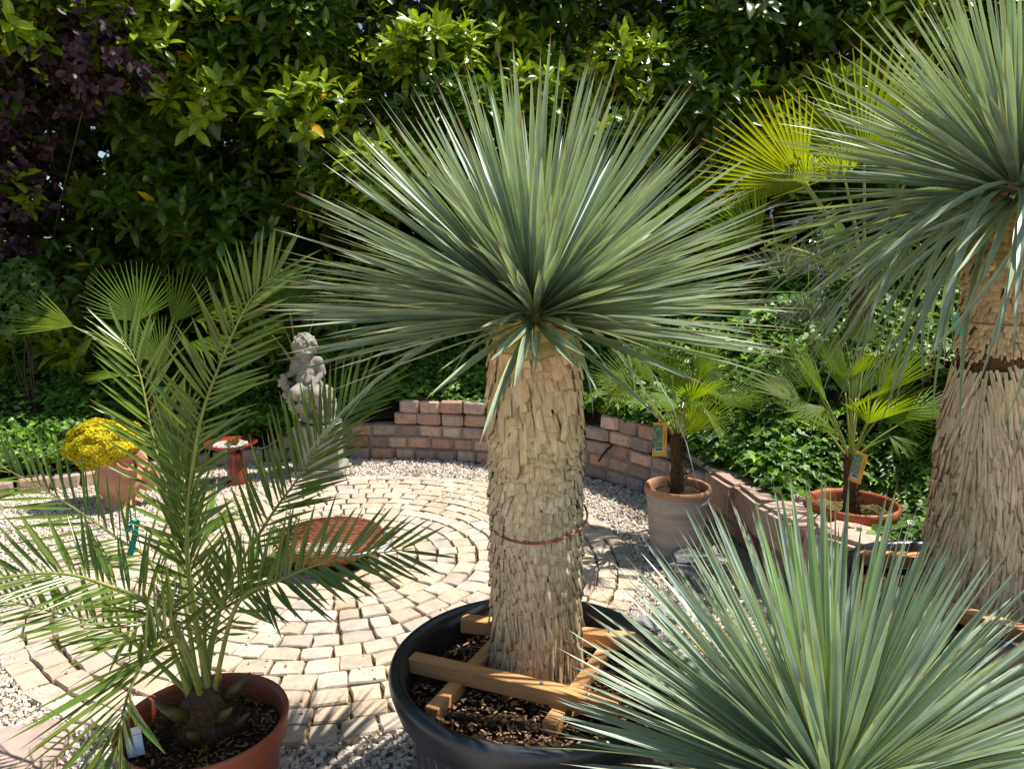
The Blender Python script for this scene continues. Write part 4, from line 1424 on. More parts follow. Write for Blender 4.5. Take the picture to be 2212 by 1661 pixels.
for k in range(5):
    body.append(('e', sp(1204 + k * 6, 938 + (k < 2) * -1, -.158 + k * .002), (.0062, .009, .006)))
blob_mesh('body', body, .0055, M['statue'], st, 3)
# hair curls
g = np.random.default_rng(3)
hair = [('e', hd + Vector((0, .012, .022)), (.083, .080, .074))]
for k in range(120):
    th_, ph_ = math.acos(g.uniform(-.25, 1)), g.uniform(0, 6.28)
    dv = Vector((math.sin(th_) * math.cos(ph_), math.sin(th_) * math.sin(ph_), math.cos(th_)))
    if dv.y < -.55 and dv.z < .12: continue
    q = hd + Vector((dv.x * .084, dv.y * .086 + .004, dv.z * .090 + .006))
    hair.append(('e', q, (g.uniform(.012, .019), g.uniform(.010, .016), g.uniform(.008, .013)), Matrix.Rotation(g.uniform(0, 3), 4, 'Y')))
blob_mesh('hair', hair, .0045, M['statue'], st, 1)
rock = [('e', sp(1165, 880, .03), (.115, .095, .13)), ('e', sp(1150, 990, -.02), (.135, .12, .035)), ('e', sp(1230, 930, -.02), (.07, .09, .07)), ('e', sp(1080, 800, .03), (.085, .07, .08)), ('e', sp(1180, 760, .05), (.08, .06, .06)), ('e', sp(1040, 960, .0), (.06, .07, .06))]
for k in range(26):
    rock.append(('e', sp(g.uniform(1010, 1290), g.uniform(800, 1020), g.uniform(-.1, .03)), tuple(g.uniform(.02, .05, 3))))
blob_mesh('rock_seat', rock, .007, M['statue'], st, 2)
path = spline([(868, 600, -.09), (895, 690, -.09), (915, 790, -.10), (960, 862, -.125), (1040, 850, -.14), (1095, 770, -.145), (1108, 712, -.14)], 30)
gar = []
for k in range(30):
    q = path[k]
    for j in range(3):
        pp = sp(q[0] + g.normal(0, 15), q[1] + g.normal(0, 15), q[2] + g.normal(0, .014))
        r_ = g.uniform(.013, .023)
        gar.append(('e', pp, (r_, r_ * .8, r_)))
        for m in range(4):
            aa = g.uniform(0, 6.28)
            gar.append(('e', pp + Vector((math.cos(aa) * r_ * .8, -r_ * .5, math.sin(aa) * r_ * .8)), (r_ * .45, r_ * .3, r_ * .45)))
blob_mesh('garland', gar, .0042, M['statue'], st, 1)
blob_mesh('drape', [('c', sp(1085, 560, -.07), sp(1075, 640, -.085), .014, .022), ('c', sp(1000, 640, -.06), sp(1180, 650, -.05), .016, .016), ('c', sp(1180, 650, -.05), sp(1220, 790, -.03), .02, .03), ('c', sp(1220, 790, -.03), sp(1265, 880, -.04), .028, .03)], .006, M['statue'], st, 2)

# ================================================================== BIRD BATH
BB = at_z(512, 1046, 0)
t = thing('bird_bath', 'small red glazed bird bath planted with succulents on the gravel', 'bird bath', (BB[0], BB[1], 0))
hz = .315
mb = MB(); mb.lathe([(.001, .0), (.066, .0), (.070, .006), (.068, .05), (.060, .12), (.052, .18), (.046, .22), (.047, .235), (.040, .243)], (BB[0], BB[1], 0), 48)
mb.build('pedestal', M['redglaze'], t)
mb = MB(); mb.lathe([(.038, .242), (.060, .252), (.075, .262), (.135, .285), (.180, .303), (.187, .313), (.180, .319), (.165, .313), (.150, .300), (.120, .290), (.001, .285)], (BB[0] - .028, BB[1], 0), 64)
mb.build('dish', M['redglaze'], t)
g = np.random.default_rng(12)
n = 900
a, rr = g.uniform(0, 6.28, n), .118 * np.sqrt(g.random(n))
P = np.stack([BB[0] - .028 + rr * np.cos(a), BB[1] + rr * np.sin(a), .293 + .012 * g.random(n)], 1)
o = link('grit_fill', scatter('grit_fill', CT, g.integers(0, 8, n), rand_rot(n, g), P, np.repeat(g.uniform(.006, .013, (n, 1)), 3, 1), g.uniform(.8, 1.1, (n, 1)) * np.ones((n, 3)), M['pebble'], False), t); o['kind'] = 'stuff'
SUCT = [blade(3, .28, lambda t: (.5, 1, .9, .1)[int(round(t * 3))], -.3, .5)]
for k in range(9):
    q = np.array([BB[0] - .028 + g.uniform(-.07, .06), BB[1] + g.uniform(-.07, .05), .312])
    n = 22
    th_ = np.linspace(.2, 1.3, n); ph_ = np.arange(n) * 2.4
    d = np.stack([np.sin(th_) * np.cos(ph_), np.sin(th_) * np.sin(ph_), np.cos(th_)], 1)
    c_ = (1.9, 1.3, 1.0) if k % 2 else (2.6, .55, .8)
    s_ = .03 * np.ones((n, 3)) * g.uniform(.7, 1.2)
    o = link('succulent', scatter('succulent', SUCT, np.zeros(n, int), frames(d, np.tile([0, 0, 1.0], (n, 1)) - d * .01), np.tile(q, (n, 1)), s_, np.tile(c_, (n, 1)), M['acer']), t)

# ================================================================== YELLOW FLOWERS in the terracotta urn
UC = at_z(262, 1090, 0)
t = thing('terracotta_urn', 'terracotta urn with flared side pocket under the yellow flowers', 'urn', (UC[0], UC[1], 0))
mb = MB()
mb.lathe([(.001, 0), (.115, 0), (.125, .012), (.118, .03), (.100, .045), (.105, .07), (.135, .12), (.150, .17), (.145, .22), (.125, .27), (.118, .30), (.135, .335), (.150, .35), (.145, .358), (.125, .345), (.112, .31), (.10, .25)], (UC[0], UC[1], 0), 48)
mb.build('body', M['terra'], t)
def pocket(c, d, r0, r1, L):
    d = unit(d); a = unit(np.cross(d, [0, 0, 1])); b = np.cross(a, d)
    V, n = [], 20
    for (s, r) in ((0, r0), (L * .7, r0 * 1.05), (L, r1), (L * .98, r1 * .88), (L * .6, r0 * .85)):
        for k in range(n):
            q = 2 * math.pi * k / n
            V.append(np.array(c) + d * s + r * (math.cos(q) * a + math.sin(q) * b))
    F = [[i * n + k, i * n + (k + 1) % n, (i + 1) * n + (k + 1) % n, (i + 1) * n + k] for i in range(4) for k in range(n)]
    return V, F
mb = MB(); mb.add(*pocket((UC[0] + .05, UC[1] - .04, .22), np.array([.55, -.35, .75]), .07, .105, .17)); mb.build('pocket', M['terra'], t)
mb = MB(); mb.add(*pocket((UC[0] + .14, UC[1] + .04, .13), np.array([.8, -.1, .5]), .05, .075, .12)); mb.build('pocket', M['terra'], t)
mc = at_y(228, 958, UC[1] - .02)
fl = thing('flowering_stonecrop', 'dense cushion of bright yellow flowers spilling from the terracotta urn', 'flowers', (mc[0], mc[1], .25))
g = np.random.default_rng(6)
n = 9500
d = unit(g.normal(size=(n, 3)) + [0, -.15, .25])
rx, ry, rz = .235, .20, .155
sh = 1 + .16 * (vnoise(d + 3, 3.0) - .5) * 2
P = mc + d * np.array([rx, ry, rz]) * (sh * g.uniform(.93, 1.03, n))[:, None]
P[:, 0] -= np.clip(-(P[:, 2] - mc[2]), 0, 1) * .25
def star(n=5):
    V, F, U = [(0, 0, 0)], [], [(.5, .5)]
    for k in range(2 * n):
        q = math.pi * k / n
        r = .5 if k % 2 == 0 else .2
        V.append((r * math.cos(q), r * math.sin(q), .12 if k % 2 == 0 else .04)); U.append((.5 + .4 * math.cos(q), .4))
    F = [[0, 1 + k, 1 + (k + 1) % (2 * n)] for k in range(2 * n)]
    return Tm(V, F, U)
up = unit(d + g.normal(0, .4, (n, 3)) + [0, 0, .5])
Yv = np.cross(up, g.normal(size=(n, 3)))
o = link('flower_mass', scatter('flower_mass', [star()], np.zeros(n, int), frames(Yv, up), P, np.repeat(g.uniform(.016, .026, (n, 1)), 3, 1), g.uniform(.8, 1.15, (n, 1)) * np.array([[1, 1, 1]]), M['yflower'], False), fl); o['kind'] = 'stuff'
n = 2200
d = unit(g.normal(size=(n, 3)) + [0, -.1, -.1])
P = mc + d * np.array([rx, ry, rz]) * .80
P[:, 0] -= np.clip(-(P[:, 2] - mc[2]), 0, 1) * .22
o = link('foliage', scatter('foliage', LT, g.integers(0, 4, n), frames(unit(d + g.normal(0, .5, (n, 3))), np.tile([0, 0, 1.0], (n, 1)) + g.normal(0, .2, (n, 3))), P, np.repeat(g.uniform(.02, .035, (n, 1)), 3, 1), np.tile([1.3, 1.2, .7], (n, 1)), M['acer']), fl); o['kind'] = 'stuff'

# ================================================================== FIRE BOWL
FB = at_z(712, 1158, .15)
t = thing('fire_bowl', 'rusty iron fire bowl with grill bars and a steel handle on the paving', 'fire bowl', (FB[0], FB[1], .02))
fr_ = .285
mb = MB(); mb.lathe([(.001, .045), (.14, .047), (.20, .06), (.255, .10), (fr_, .148), (fr_ + .004, .153), (fr_ - .004, .153), (.247, .106), (.195, .068), (.001, .054)], (FB[0], FB[1], 0), 40)
mb.build('bowl', M['rust'], t)
for k in range(3):
    q = k * 2.094 + .5
    mb = MB(); mb.tube([(FB[0] + .14 * math.cos(q), FB[1] + .14 * math.sin(q), .055), (FB[0] + .17 * math.cos(q), FB[1] + .17 * math.sin(q), .018)], .012, 8)
    mb.build('foot', M['rust'], t)
mb = MB()
ring = [(FB[0] + (fr_ - .006) * math.cos(q), FB[1] + (fr_ - .006) * math.sin(q), .158) for q in np.linspace(0, 2 * math.pi, 60)]
mb.tube(ring, .005, 6); gr = mb.build('grill_ring', M['rust'], t)
for k in range(25):
    y = -fr_ + .02 + k * (2 * fr_ - .03) / 24
    hx = math.sqrt(max(.0005, (fr_ - .008) ** 2 - y * y))
    mb = MB(); mb.tube([(FB[0] - hx, FB[1] + y, .161), (FB[0] + hx, FB[1] + y, .161)], .0034, 6)
    if y > -.12 or k < 2: mb.build('grill_bar', M['rust'], gr)
for x in (-.17, -.06, .06, .17):
    hy = math.sqrt((fr_ - .008) ** 2 - x * x)
    mb = MB(); mb.tube([(FB[0] + x, FB[1] - hy, .154), (FB[0] + x, FB[1] + hy, .154)], .004, 6); mb.build('grill_bar', M['rust'], gr)
mb = MB()
mb.tube(spline([(FB[0] + .10, FB[1] - .255, .15), (FB[0] + .22, FB[1] - .25, .152), (FB[0] + .335, FB[1] - .13, .158), (FB[0] + .335, FB[1] - .03, .165), (FB[0] + .275, FB[1] + .03, .165)], 30), .007, 8)
mb.build('handle', M['steel'], t)
g = np.random.default_rng(15)
n = 700
a, rr = g.uniform(0, 6.28, n), .17 * np.sqrt(g.random(n))
P = np.stack([FB[0] - .02 + rr * np.cos(a), FB[1] - .06 + rr * np.sin(a) * .8, .072 + .02 * g.random(n)], 1)
o = link('gravel_fill', scatter('gravel_fill', CT, g.integers(0, 8, n), rand_rot(n, g), P, np.repeat(g.uniform(.010, .02, (n, 1)), 3, 1), np.ones((n, 3)) * g.uniform(.85, 1.05, (n, 1)), M['pebble'], False), t); o['kind'] = 'stuff'

# ================================================================== SMALL THINGS
for k, (px, py, z, s, lb) in enumerate(((1498, 1222, .045, (.26, .20, .11), 'large grey slate rock on the gravel beside the limewashed pot'),
                                    (1560, 1205, .03, (.15, .14, .08), 'dark slate rock tucked behind the larger grey rock'),
                                    (1512, 1262, .02, (.16, .07, .05), 'thin grey slate sliver in front of the larger rock'),
                                    (1398, 1352, .02, (.12, .10, .045), 'small flat grey stone at the edge of the middle tub'),
                                    (1455, 1330, .02, (.16, .12, .05), 'pale flat stone half hidden by the low yucca leaves'))):
    p = at_z(px, py, z)
    o = link('rock', rock_tm(20 + k, 3, .35).mesh('rock', M['slate'], False), None, Matrix.Translation(Vector(p)) @ Matrix.Rotation(k * .8, 4, 'Z') @ Matrix.Diagonal((*s, 1)))
    g0 = (1.0, .55, .8, 1.2, 1.5)[k]
    mt = o.data.materials[0]
    tag(o, lb, 'rock', 'slate rocks on the gravel')
p = at_z(20, 1640, .03)
mb = MB()
o = link('stepping_stone', rock_tm(31, 3, .10).mesh('stepping_stone', M['slab'], False), None, Matrix.Translation((p[0] - .10, p[1] - .06, .028)) @ Matrix.Rotation(.25, 4, 'Z') @ Matrix.Diagonal((.52, .40, .07, 1)))
tag(o, 'pinkish flat stone slab in the shade below the date palm fronds', 'stone slab')

def hose(pts, r, label, mat='hose', name='hose', cat='hose', n=40):
    mb = MB(); mb.tube(spline(pts, n), r, 8)
    tag(mb.build(name, M[mat]), label, cat)
hose([at_y(1292, 997, 5.16), at_y(1305, 978, 5.15), at_y(1322, 962, 5.2), at_y(1336, 950, 5.35)], .008, 'black irrigation hose end poking out of the brick wall')
hose([at_y(1483, 1022, GPC[1] + .1), at_y(1530, 1000, 4.30), at_y(1556, 982, 4.42), at_y(1600, 974, 4.6), at_y(1660, 985, 4.3)], .008, 'black irrigation hose leading across the weathered board into the ivy')
hose([at_y(470, 938, 6.0), at_y(500, 952, 5.9), at_y(560, 968, 5.75), at_y(588, 958, 5.75), at_y(604, 946, 5.8)], .006, 'grey cable looping over the low brick edging', 'cable', 'cable', 'cable')
# pale post behind the date palm
p = at_z(415, 1030, 0)
mb = MB(); mb.tube([(p[0], p[1], 0), (p[0] + .005, p[1], .2), (p[0] + .01, p[1], .4)], [.024, .022, .020], 10, (1, 1, 1))
tag(mb.build('post', M['plinth']), 'short pale grey post standing behind the date palm', 'post')

# ribbons
def ribbon(pts, w, label):
    c = spline(pts, 20)
    T = unit(np.gradient(c, axis=0)); Sd = unit(np.cross(T, [0.1, .3, 1]))
    V = np.concatenate([c - Sd * w / 2, c + Sd * w / 2, c - Sd * w / 2 + [0, .002, 0], c + Sd * w / 2 + [0, .002, 0]])
    n = 20
    F = [[i, i + 1, n + i + 1, n + i] for i in range(n - 1)] + [[2 * n + i, 3 * n + i, 3 * n + i + 1, 2 * n + i + 1] for i in range(n - 1)]
    mb = MB(); mb.add(V, F)
    tag(mb.build('ribbon', M['teal']), label, 'ribbon', 'teal ribbons')
ribbon([at_y(275, 1148, 2.08), at_y(281, 1135, 2.07), at_y(290, 1122, 2.09), at_y(296, 1128, 2.1), at_y(290, 1160, 2.09), at_y(280, 1200, 2.09)], .017, 'teal ribbon tied to a date palm frond')
ribbon([at_y(338, 848, 5.67), at_y(346, 838, 5.66), at_y(356, 836, 5.67), at_y(352, 845, 5.70), at_y(342, 850, 5.70)], .06, 'teal ribbon round the trunk of the palm behind the yellow flowers')
ribbon([at_y(2092, 668, b2[1] - .08), at_y(2074, 672, b2[1] - .1), at_y(2064, 690, b2[1] - .1), at_y(2072, 712, b2[1] - .1), at_y(2086, 730, b2[1] - .1)], .022, 'teal ribbon hanging off the trunk of the tallest yucca')

# dead leaves on the gravel
for k, (px, py, lb) in enumerate(((897, 1027, 'dry brown leaf on the paving edge below the tall part of the wall'), (880, 1020, 'dry brown leaf on the gravel below the tall part of the wall'),
                             (905, 1031, 'curled brown leaf on the outer paving ring below the tall part of the wall'), (1018, 988, 'small dry leaf on the gravel against the foot of the wall'),
                             (432, 1040, 'dry brown leaf on the gravel beside the short pale post'), (560, 1030, 'dry brown leaf on the gravel right beside the red bird bath'),
                             (1080, 1008, 'dry leaf at the foot of the wall beside the middle yucca trunk'), (640, 1040, 'dry brown leaf on the gravel in front of the stone plinth'),
                             (1360, 990, 'dry brown leaf by the hose end at the brick wall'))):
    p = at_z(px, py, .018)
    e = k * 1.3
    R_ = frames(np.array([[math.cos(e), math.sin(e), .1]]), np.array([[.2 * math.sin(k), .1, 1.0]]))
    o = link('dead_leaf', scatter('dead_leaf', LT, np.array([k % 4]), R_, p[None], np.array([[.055, .07, .07]]), np.ones((1, 3)), M['deadleaf']))
    tag(o, lb, 'leaf', 'dead leaves on the ground')
# fallen bits in the middle tub
for k, (px, py, dx) in enumerate(((1105, 1500, .9), (1010, 1395, -.4), (1150, 1512, .3))):
    p = at_z(px, py, .42)
    o = link('dead_leaf', scatter('dead_leaf', YT, np.array([5]), frames(np.array([[math.cos(dx), math.sin(dx) * .4, .02]]), np.array([[0, 0, 1.0]])), p[None], np.array([[.22, .16, .16]]), np.array([[1.6, 1.3, .8]]), M['deadleaf']))
    tag(o, ('pale dead yucca leaf on the soil between the front batten and the rim', 'dead yucca leaf on the soil behind the front batten', 'small dead yucca leaf on the soil next to the longer dead leaf')[k], 'leaf', 'dead yucca leaves in the tub')

# black pot with bark on the bank, behind the middle trunk
p = at_y(1292, 822, 6.0)
t = thing('plant_pot', 'black nursery pot of bark behind the middle yucca trunk', 'pot', (p[0], 6.0, p[2] - .2))
mb = MB(); mb.lathe([(.001, -.22), (.12, -.22), (.145, -.03), (.155, -.03), (.157, 0), (.15, 0), (.14, -.05)], (p[0], 6.0, p[2]), 40); mb.build('body', M['hose'], t)
soil_disc((p[0], 6.0), .14, p[2] - .03, t, amp=.012)
litter((p[0], 6.0), .13, p[2] - .02, 220, t, seed=8, cols=((1.4, 1.1, .9), (.9, .7, .5)))

# lavender
g = np.random.default_rng(44)
for k, (px, py, D, lb) in enumerate(((1690, 560, 4.7, 'lavender with purple spikes left of the tall fan palm stalks'), (1772, 560, 4.75, 'lavender with purple spikes among the tall fan palm stalks'), (1745, 670, 4.6, 'low lavender sprig under the tall fan palm'))):
    b0 = at_y(px, py + 30, D)
    t = thing('lavender', lb, 'lavender', b0, 'lavender plants')
    n = 260
    d = unit(g.normal(size=(n, 3)) * [1, 1, .5] + [0, 0, .9])
    P = b0 + d * g.uniform(.02, .16, (n, 1)) * [1.2, 1.2, 1]
    o = link('foliage', scatter('foliage', DT, g.integers(0, 4, n), frames(d, np.tile([0, -1.0, .3], (n, 1))), P, np.repeat(g.uniform(.06, .11, (n, 1)), 3, 1) * [1.3, 1, 1], np.ones((n, 3)), M['sage']), t); o['kind'] = 'stuff'
    for j in range(3):
        tp = at_y(px + g.uniform(-28, 28), py - g.uniform(40, 115), D - g.uniform(0, .1))
        mb = MB(); mb.tube([b0 + g.normal(0, .03, 3), (b0 + tp) / 2 + g.normal(0, .02, 3), tp], .0022, 4); s_ = mb.build('stem', M['stalk'], t)
        n = 14
        q = tp + np.stack([g.normal(0, .009, n), g.normal(0, .009, n), g.uniform(-.055, .015, n)], 1)
        link('flower_spike', scatter('flower_spike', CT, g.integers(0, 8, n), rand_rot(n, g), q, np.full((n, 3), .010), np.ones((n, 3)), M['lflower'], False), s_)

# ================================================================== IVY on the bank
g = np.random.default_rng(71)
n = 66000
s0, s1 = s_of_x(-5.2), s_of_x(2.9)
ss = g.uniform(s0, s1, n)
dd = .06 + 2.9 * g.random(n) ** 1.25
wx, wy = np.interp(ss, WS, WL[:, 0]), np.interp(ss, WS, WL[:, 1])
nx, ny = np.interp(ss, WS, WN[:, 0]), np.interp(ss, WS, WN[:, 1])
x, y = wx + nx * dd, wy + ny * dd
lump = vnoise(np.stack([x, y, x * 0], 1), 3.0)
z = bank_z(wx, dd) + .015 + g.uniform(0, .10, n) + .16 * lump
od = np.hypot(x - OPC[0], y - OPC[1])
z = np.where(od < .75, np.minimum(z, .30 + 1.1 * np.clip(od - .30, 0, 1) + .05 * g.random(n)), z)
P = np.stack([x, y, z], 1)
keep = in_frame(P, 70)
keep &= np.hypot(x - OPC[0], y - OPC[1]) > .235
keep &= g.random(n) < np.where(x > .3, .95, .62)
P, wx_, dd_ = P[keep], wx[keep], dd[keep]
nx, ny = nx[keep], ny[keep]
n = len(P)
sl = np.interp(wx_, topx, slope) * np.exp(-dd_ * .8)
Zv = np.stack([-nx * sl, -ny * sl, np.ones(n)], 1) + g.normal(0, .42, (n, 3)) + [0, -.25, 0] + np.array(sdir) * .45
yaw = g.uniform(0, 6.28, n)
Yv = np.stack([np.cos(yaw), np.sin(yaw) - .6, -.3 + 0 * yaw], 1)
big = np.where(P[:, 0] > .3, 1.15, .85)
sz = g.uniform(.045, .082, n) * big
C = np.where(g.random((n, 1)) < .22, np.array([[1.9, 1.75, 1.1]]), np.where(g.random((n, 1)) < .5, np.array([[1.0, 1.0, 1.0]]), np.array([[.72, .8, .8]]))) * g.uniform(.8, 1.2, (n, 1))
ivy = thing('ivy', 'glossy dark green ivy covering the bank behind the wall', 'ivy', (.8, 5.9, .3))
R = frames(Yv, Zv)
face = np.clip((R[:, :, 2] * unit(CAMP - P)).sum(1), .05, 1)
pieces('leaf', IT, g.integers(0, 3, n), R, P, np.repeat(sz[:, None], 3, 1), C, M['ivy'], ivy, pick_largest(P, sz, 300, face), 'leaf_rest', smooth=False)

# ================================================================== LAUREL HEDGE and bushes
def shoots(centres, axes, per, leaf, g, spread=58, L=.17):
    m = len(centres)
    k = np.tile(np.arange(per), m)
    c = np.repeat(centres, per, 0); a = np.repeat(unit(axes), per, 0)
    ref = unit(np.cross(a, np.tile([.3, .9, .2], (len(a), 1)))); ref2 = np.cross(a, ref)
    ph = k * 2.4 + np.repeat(g.uniform(0, 6.28, m), per) + g.normal(0, .2, len(k))
    t = (k + .5) / per
    e = np.radians(np.interp(t, [0, .6, 1], [spread + 22, spread, 22])) + g.normal(0, .15, len(k))
    rd = np.cos(ph)[:, None] * ref + np.sin(ph)[:, None] * ref2
    d = np.cos(e)[:, None] * a + np.sin(e)[:, None] * rd
    d[:, 2] -= .12
    P = c + a * (t * L)[:, None]
    Z = np.cos(e)[:, None] * -rd + np.sin(e)[:, None] * a + g.normal(0, .22, d.shape) + [0, 0, .25]
    sz = leaf * g.uniform(.7, 1.15, len(k)) * np.interp(t, [0, .7, 1], [1, .95, .55])
    return P, frames(d, Z), sz, t

g = np.random.default_rng(23)
def hedge_front(x): return 6.95 - .035 * x * x + .25 * np.sin(x * 1.3 + .5)
cl = []
for layer, (dy, stx, stz) in enumerate(((0.0, .80, .66), (1.0, .8, .7), (1.8, 1.0, .9))):
    for zz in np.arange(.75, 5.1, stz):
        for xx in np.arange(-6.4, 7.6, stx):
            x = xx + g.uniform(-.3, .3); z = zz + g.uniform(-.22, .22)
            y = hedge_front(x) - .35 + dy + g.uniform(-.75, .4) + .32 * max(0, z - 2.9) + (.95 if z < 1.7 else 0)
            y = max(y, 6.35 + .22 * max(0, z - 2.4)) if abs(x) < 3.6 else y
            cl.append((x, y, z, layer))
for px_, py_, D_ in ((40, 30, 5.7), (110, 60, 5.75), (260, 60, 5.9), (60, -40, 5.6), (180, -60, 5.7), (300, 20, 6.0), (-40, -20, 5.6), (100, -130, 5.7), (-20, -120, 5.6), (240, -120, 5.8)):
    q_ = at_y(px_, py_, D_); cl.append((q_[0], q_[1], q_[2], 0))
cl = np.array(cl)
cs, ca, cy_, lay = [], [], [], []
for (x, y, z, l) in cl:
    m = (58, 22, 12)[int(l)]
    d = unit(g.normal(size=(m, 3)) + [0, -.55, .35])
    r = np.array([.44, .40, .30]) * g.uniform(.8, 1.15)
    p = np.array([x, y, z]) + d * r * g.uniform(.55, 1.05, (m, 1))
    young = g.random() < .5
    cs.append(p); ca.append(d * .55 + np.array([.05, -.25, .75]) + g.normal(0, .25, (m, 3)))
    cy_ += [young] * m; lay += [l] * m
cs, ca, cy_, lay = np.concatenate(cs), np.concatenate(ca), np.array(cy_), np.array(lay)
ok = in_frame(cs, 120) | ((cs[:, 2] > 3.2) & (np.abs(cs[:, 0]) < 6) & (g.random(len(cs)) < .45))
ok &= ~((cs[:, 0] < -3.35) & (cs[:, 2] < 2.7) & (cs[:, 2] > 1.2) & (lay == 0) & (g.random(len(cs)) < .75))
cs, ca, cy_, lay = cs[ok], ca[ok], cy_[ok], lay[ok]
per = 9
P, R, sz, tt = shoots(cs, ca, per, .185, g)
n = len(P)
yg = np.repeat(cy_, per)
C = np.where(yg[:, None] & (tt[:, None] > .25), np.array([[1.65, 1.42, .7]]), np.array([[.50, .58, .55]])) * g.uniform(.70, 1.22, (n, 1))  # young growth yellow-green; older leaves tinted darker to deepen the hedge's shadows
spot = g.random(n)
C[spot < .005] = (4.2, 1.6, .5)
C[(spot > .005) & (spot < .022)] = (2.6, 1.7, .8)
hedge = thing('laurel_hedge', 'tall dense laurel hedge with glossy leaves closing off the garden', 'hedge', (0, 7.4, .9))
face = np.clip((R[:, :, 2] * unit(CAMP - P)).sum(1), .05, 1)
lay9 = np.repeat(lay, per)
pieces('leaf', LT, g.integers(0, 4, n), R, P, np.repeat(sz[:, None], 3, 1), C, M['laurel'], hedge, pick_largest(P, sz, 300, face * (lay9 == 0) * (P[:, 2] > 1.2)), 'leaf_rest')
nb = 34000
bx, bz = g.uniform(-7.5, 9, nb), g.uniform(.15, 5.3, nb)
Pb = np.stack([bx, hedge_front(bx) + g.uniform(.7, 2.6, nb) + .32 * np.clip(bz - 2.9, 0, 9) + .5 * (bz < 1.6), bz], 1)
ob = link('inner_leaf_rest', scatter('inner_leaf_rest', LTB, np.zeros(nb, int), frames(g.normal(size=(nb, 3)) + [0, 0, .2], g.normal(0, .6, (nb, 3)) + [0, -1, .35]), Pb, np.repeat(g.uniform(.2, .32, (nb, 1)), 3, 1) * [1.25, 1, 1], g.uniform(.22, .42, (nb, 1)) * np.ones((1, 3)), M['laurel']), hedge)  # inner leaves tinted dark, standing in for shade deep in the hedge
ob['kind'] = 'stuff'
mb = MB()
for k in range(46):
    x = -6.2 + 13.4 * k / 45 + g.uniform(-.15, .15)
    y0 = hedge_front(x) + g.uniform(.6, 1.3)
    b0 = np.array([x, y0, .55]); tp = b0 + [g.normal(0, .5), 1.0 + g.normal(0, .15), g.uniform(3.2, 4.4)]
    mb.tube(spline([b0, (b0 + tp) / 2 + g.normal(0, .15, 3), tp], 10), np.linspace(.04, .012, 10), 7)
    for j in range(5):
        f = g.uniform(.2, .95); q = b0 + (tp - b0) * f
        e = q + [g.normal(0, .4), -g.uniform(.1, .5), g.uniform(.1, .5)]
        mb.tube([q, (q + e) / 2 + [0, 0, .06], e], [.014, .010, .004], 5)
mb.build('branch_frame', M['twig'], hedge)['kind'] = 'stuff'

# purple bush on the left
g = np.random.default_rng(31)
pc = [at_y(px, py, D) for px, py, D in ((205, 130, 5.6), (130, 115, 5.7), (60, 180, 5.9), (20, 230, 6.0), (140, 200, 6.2), (60, 290, 6.1), (-40, 330, 6.0), (30, 380, 6.2), (-30, 450, 6.2), (60, 440, 6.3), (10, 520, 6.3), (-20, 590, 6.3), (-60, 220, 6.1), (235, 112, 5.6))]
cs, ca = [], []
for q in pc:
    m = 44
    d = unit(g.normal(size=(m, 3)) + [0, -.3, .1])
    cs.append(q + d * [.26, .28, .22] * g.uniform(.4, 1.05, (m, 1))); ca.append(d * .7 + [0, -.2, .1] + g.normal(0, .3, (m, 3)))
cs, ca = np.concatenate(cs), np.concatenate(ca)
P, R, sz, tt = shoots(cs, ca, 7, .085, g, 65, .18)
n = len(P)
pb_ = thing('purple_bush', 'dark purple-leaved bush growing in front of the laurel hedge', 'bush', (-4.1, 6.2, .5))
pieces('leaf', LT, g.integers(0, 4, n), R, P, np.stack([sz * 1.5, sz, sz], 1), g.uniform(.6, 1.5, (n, 1)) * np.ones((1, 3)), M['purple'], pb_, pick_largest(P, sz, 120), 'leaf_rest')
mb = MB()
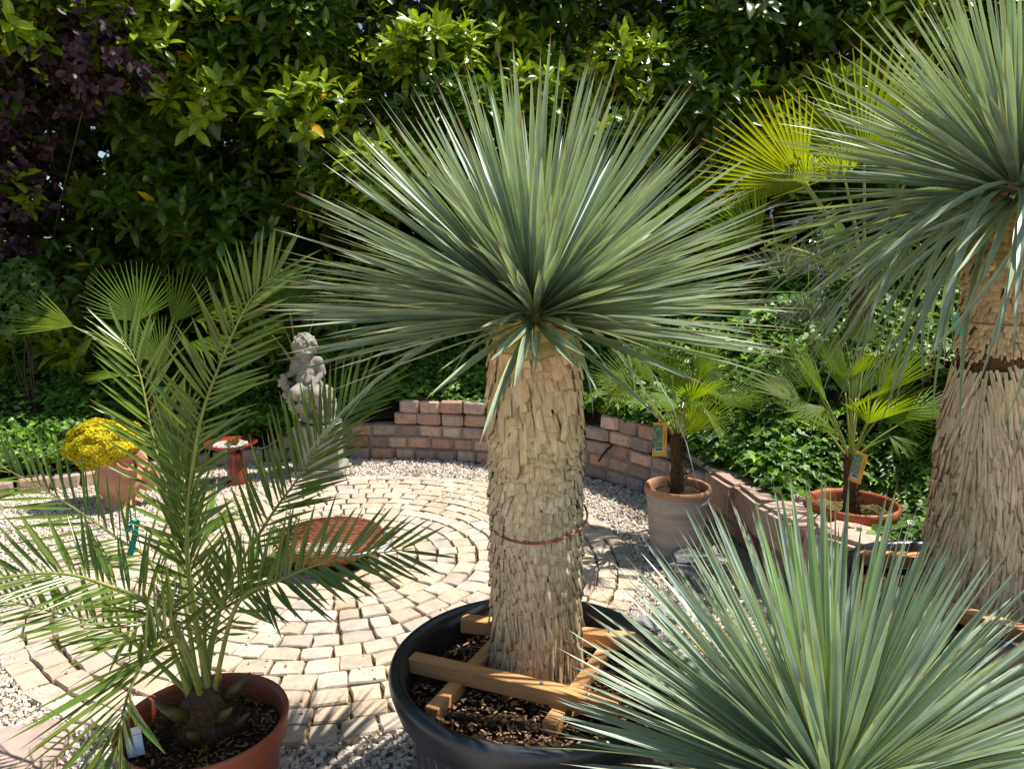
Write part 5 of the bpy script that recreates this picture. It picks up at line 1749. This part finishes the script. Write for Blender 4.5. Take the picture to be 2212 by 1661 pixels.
for q in pc[::3]:
    b0 = np.array([-4.6 + g.normal(0, .1), 6.9, .3])
    mb.tube(spline([b0, (b0 + q) / 2 + [-.25, .3, .1], q], 10), np.linspace(.007, .003, 10), 6)
mb.build('branch_frame', M['twig'], pb_)['kind'] = 'stuff'
# small maple below it
g = np.random.default_rng(37)
n = 900
ctr = at_y(30, 645, 5.9)
d = unit(g.normal(size=(n, 3)) + [0, -.2, .2])
P = ctr + d * [.36, .25, .34] * g.uniform(.3, 1.0, (n, 1)) ** .6
mp = thing('maple_shrub', 'small pale green maple shrub below the purple bush', 'shrub', (ctr[0], ctr[1], .3))
pieces('leaf', IT, g.integers(0, 3, n), frames(np.stack([g.normal(size=n), g.normal(size=n) - .6, -.7 + 0 * d[:, 0]], 1), d + [0, -.4, .7] + g.normal(0, .3, (n, 3))), P, np.stack([np.full(n, .075), np.full(n, .095), np.full(n, .08)], 1) * g.uniform(.7, 1.2, (n, 1)),
       g.uniform(.8, 1.4, (n, 1)) * np.ones((1, 3)), M['acer'], mp, pick_largest(P, np.ones(n), 100), 'leaf_rest', smooth=False)
mb = MB()
for k in range(8):
    tp = ctr + g.normal(0, .12, 3)
    b0 = np.array([ctr[0], ctr[1] + .1, .25])
    mb.tube(spline([b0, (b0 + tp) / 2 + g.normal(0, .05, 3), tp], 8), np.linspace(.006, .002, 8), 5)
mb.build('branch_frame', M['twig'], mp)['kind'] = 'stuff'
# bright ground cover left of the yellow flowers
g = np.random.default_rng(41)
n = 700
ctr = at_y(60, 985, 5.35)
d = unit(g.normal(size=(n, 3)) + [0, -.1, .4])
P = ctr + d * [.48, .3, .18] * g.uniform(.4, 1.0, (n, 1))
gs = thing('leafy_shrub', 'low bright green leafy shrub behind the brick edging', 'shrub', (ctr[0], ctr[1], .1))
pieces('leaf', LT, g.integers(0, 4, n), frames(d + g.normal(0, .5, (n, 3)), d + [0, -.3, 1]), P, np.stack([np.full(n, .085), np.full(n, .075), np.full(n, .07)], 1), g.uniform(1.2, 2.2, (n, 1)) * np.array([[1.1, 1.1, .7]]), M['acer'], gs, pick_largest(P, np.ones(n), 120), 'leaf_rest')
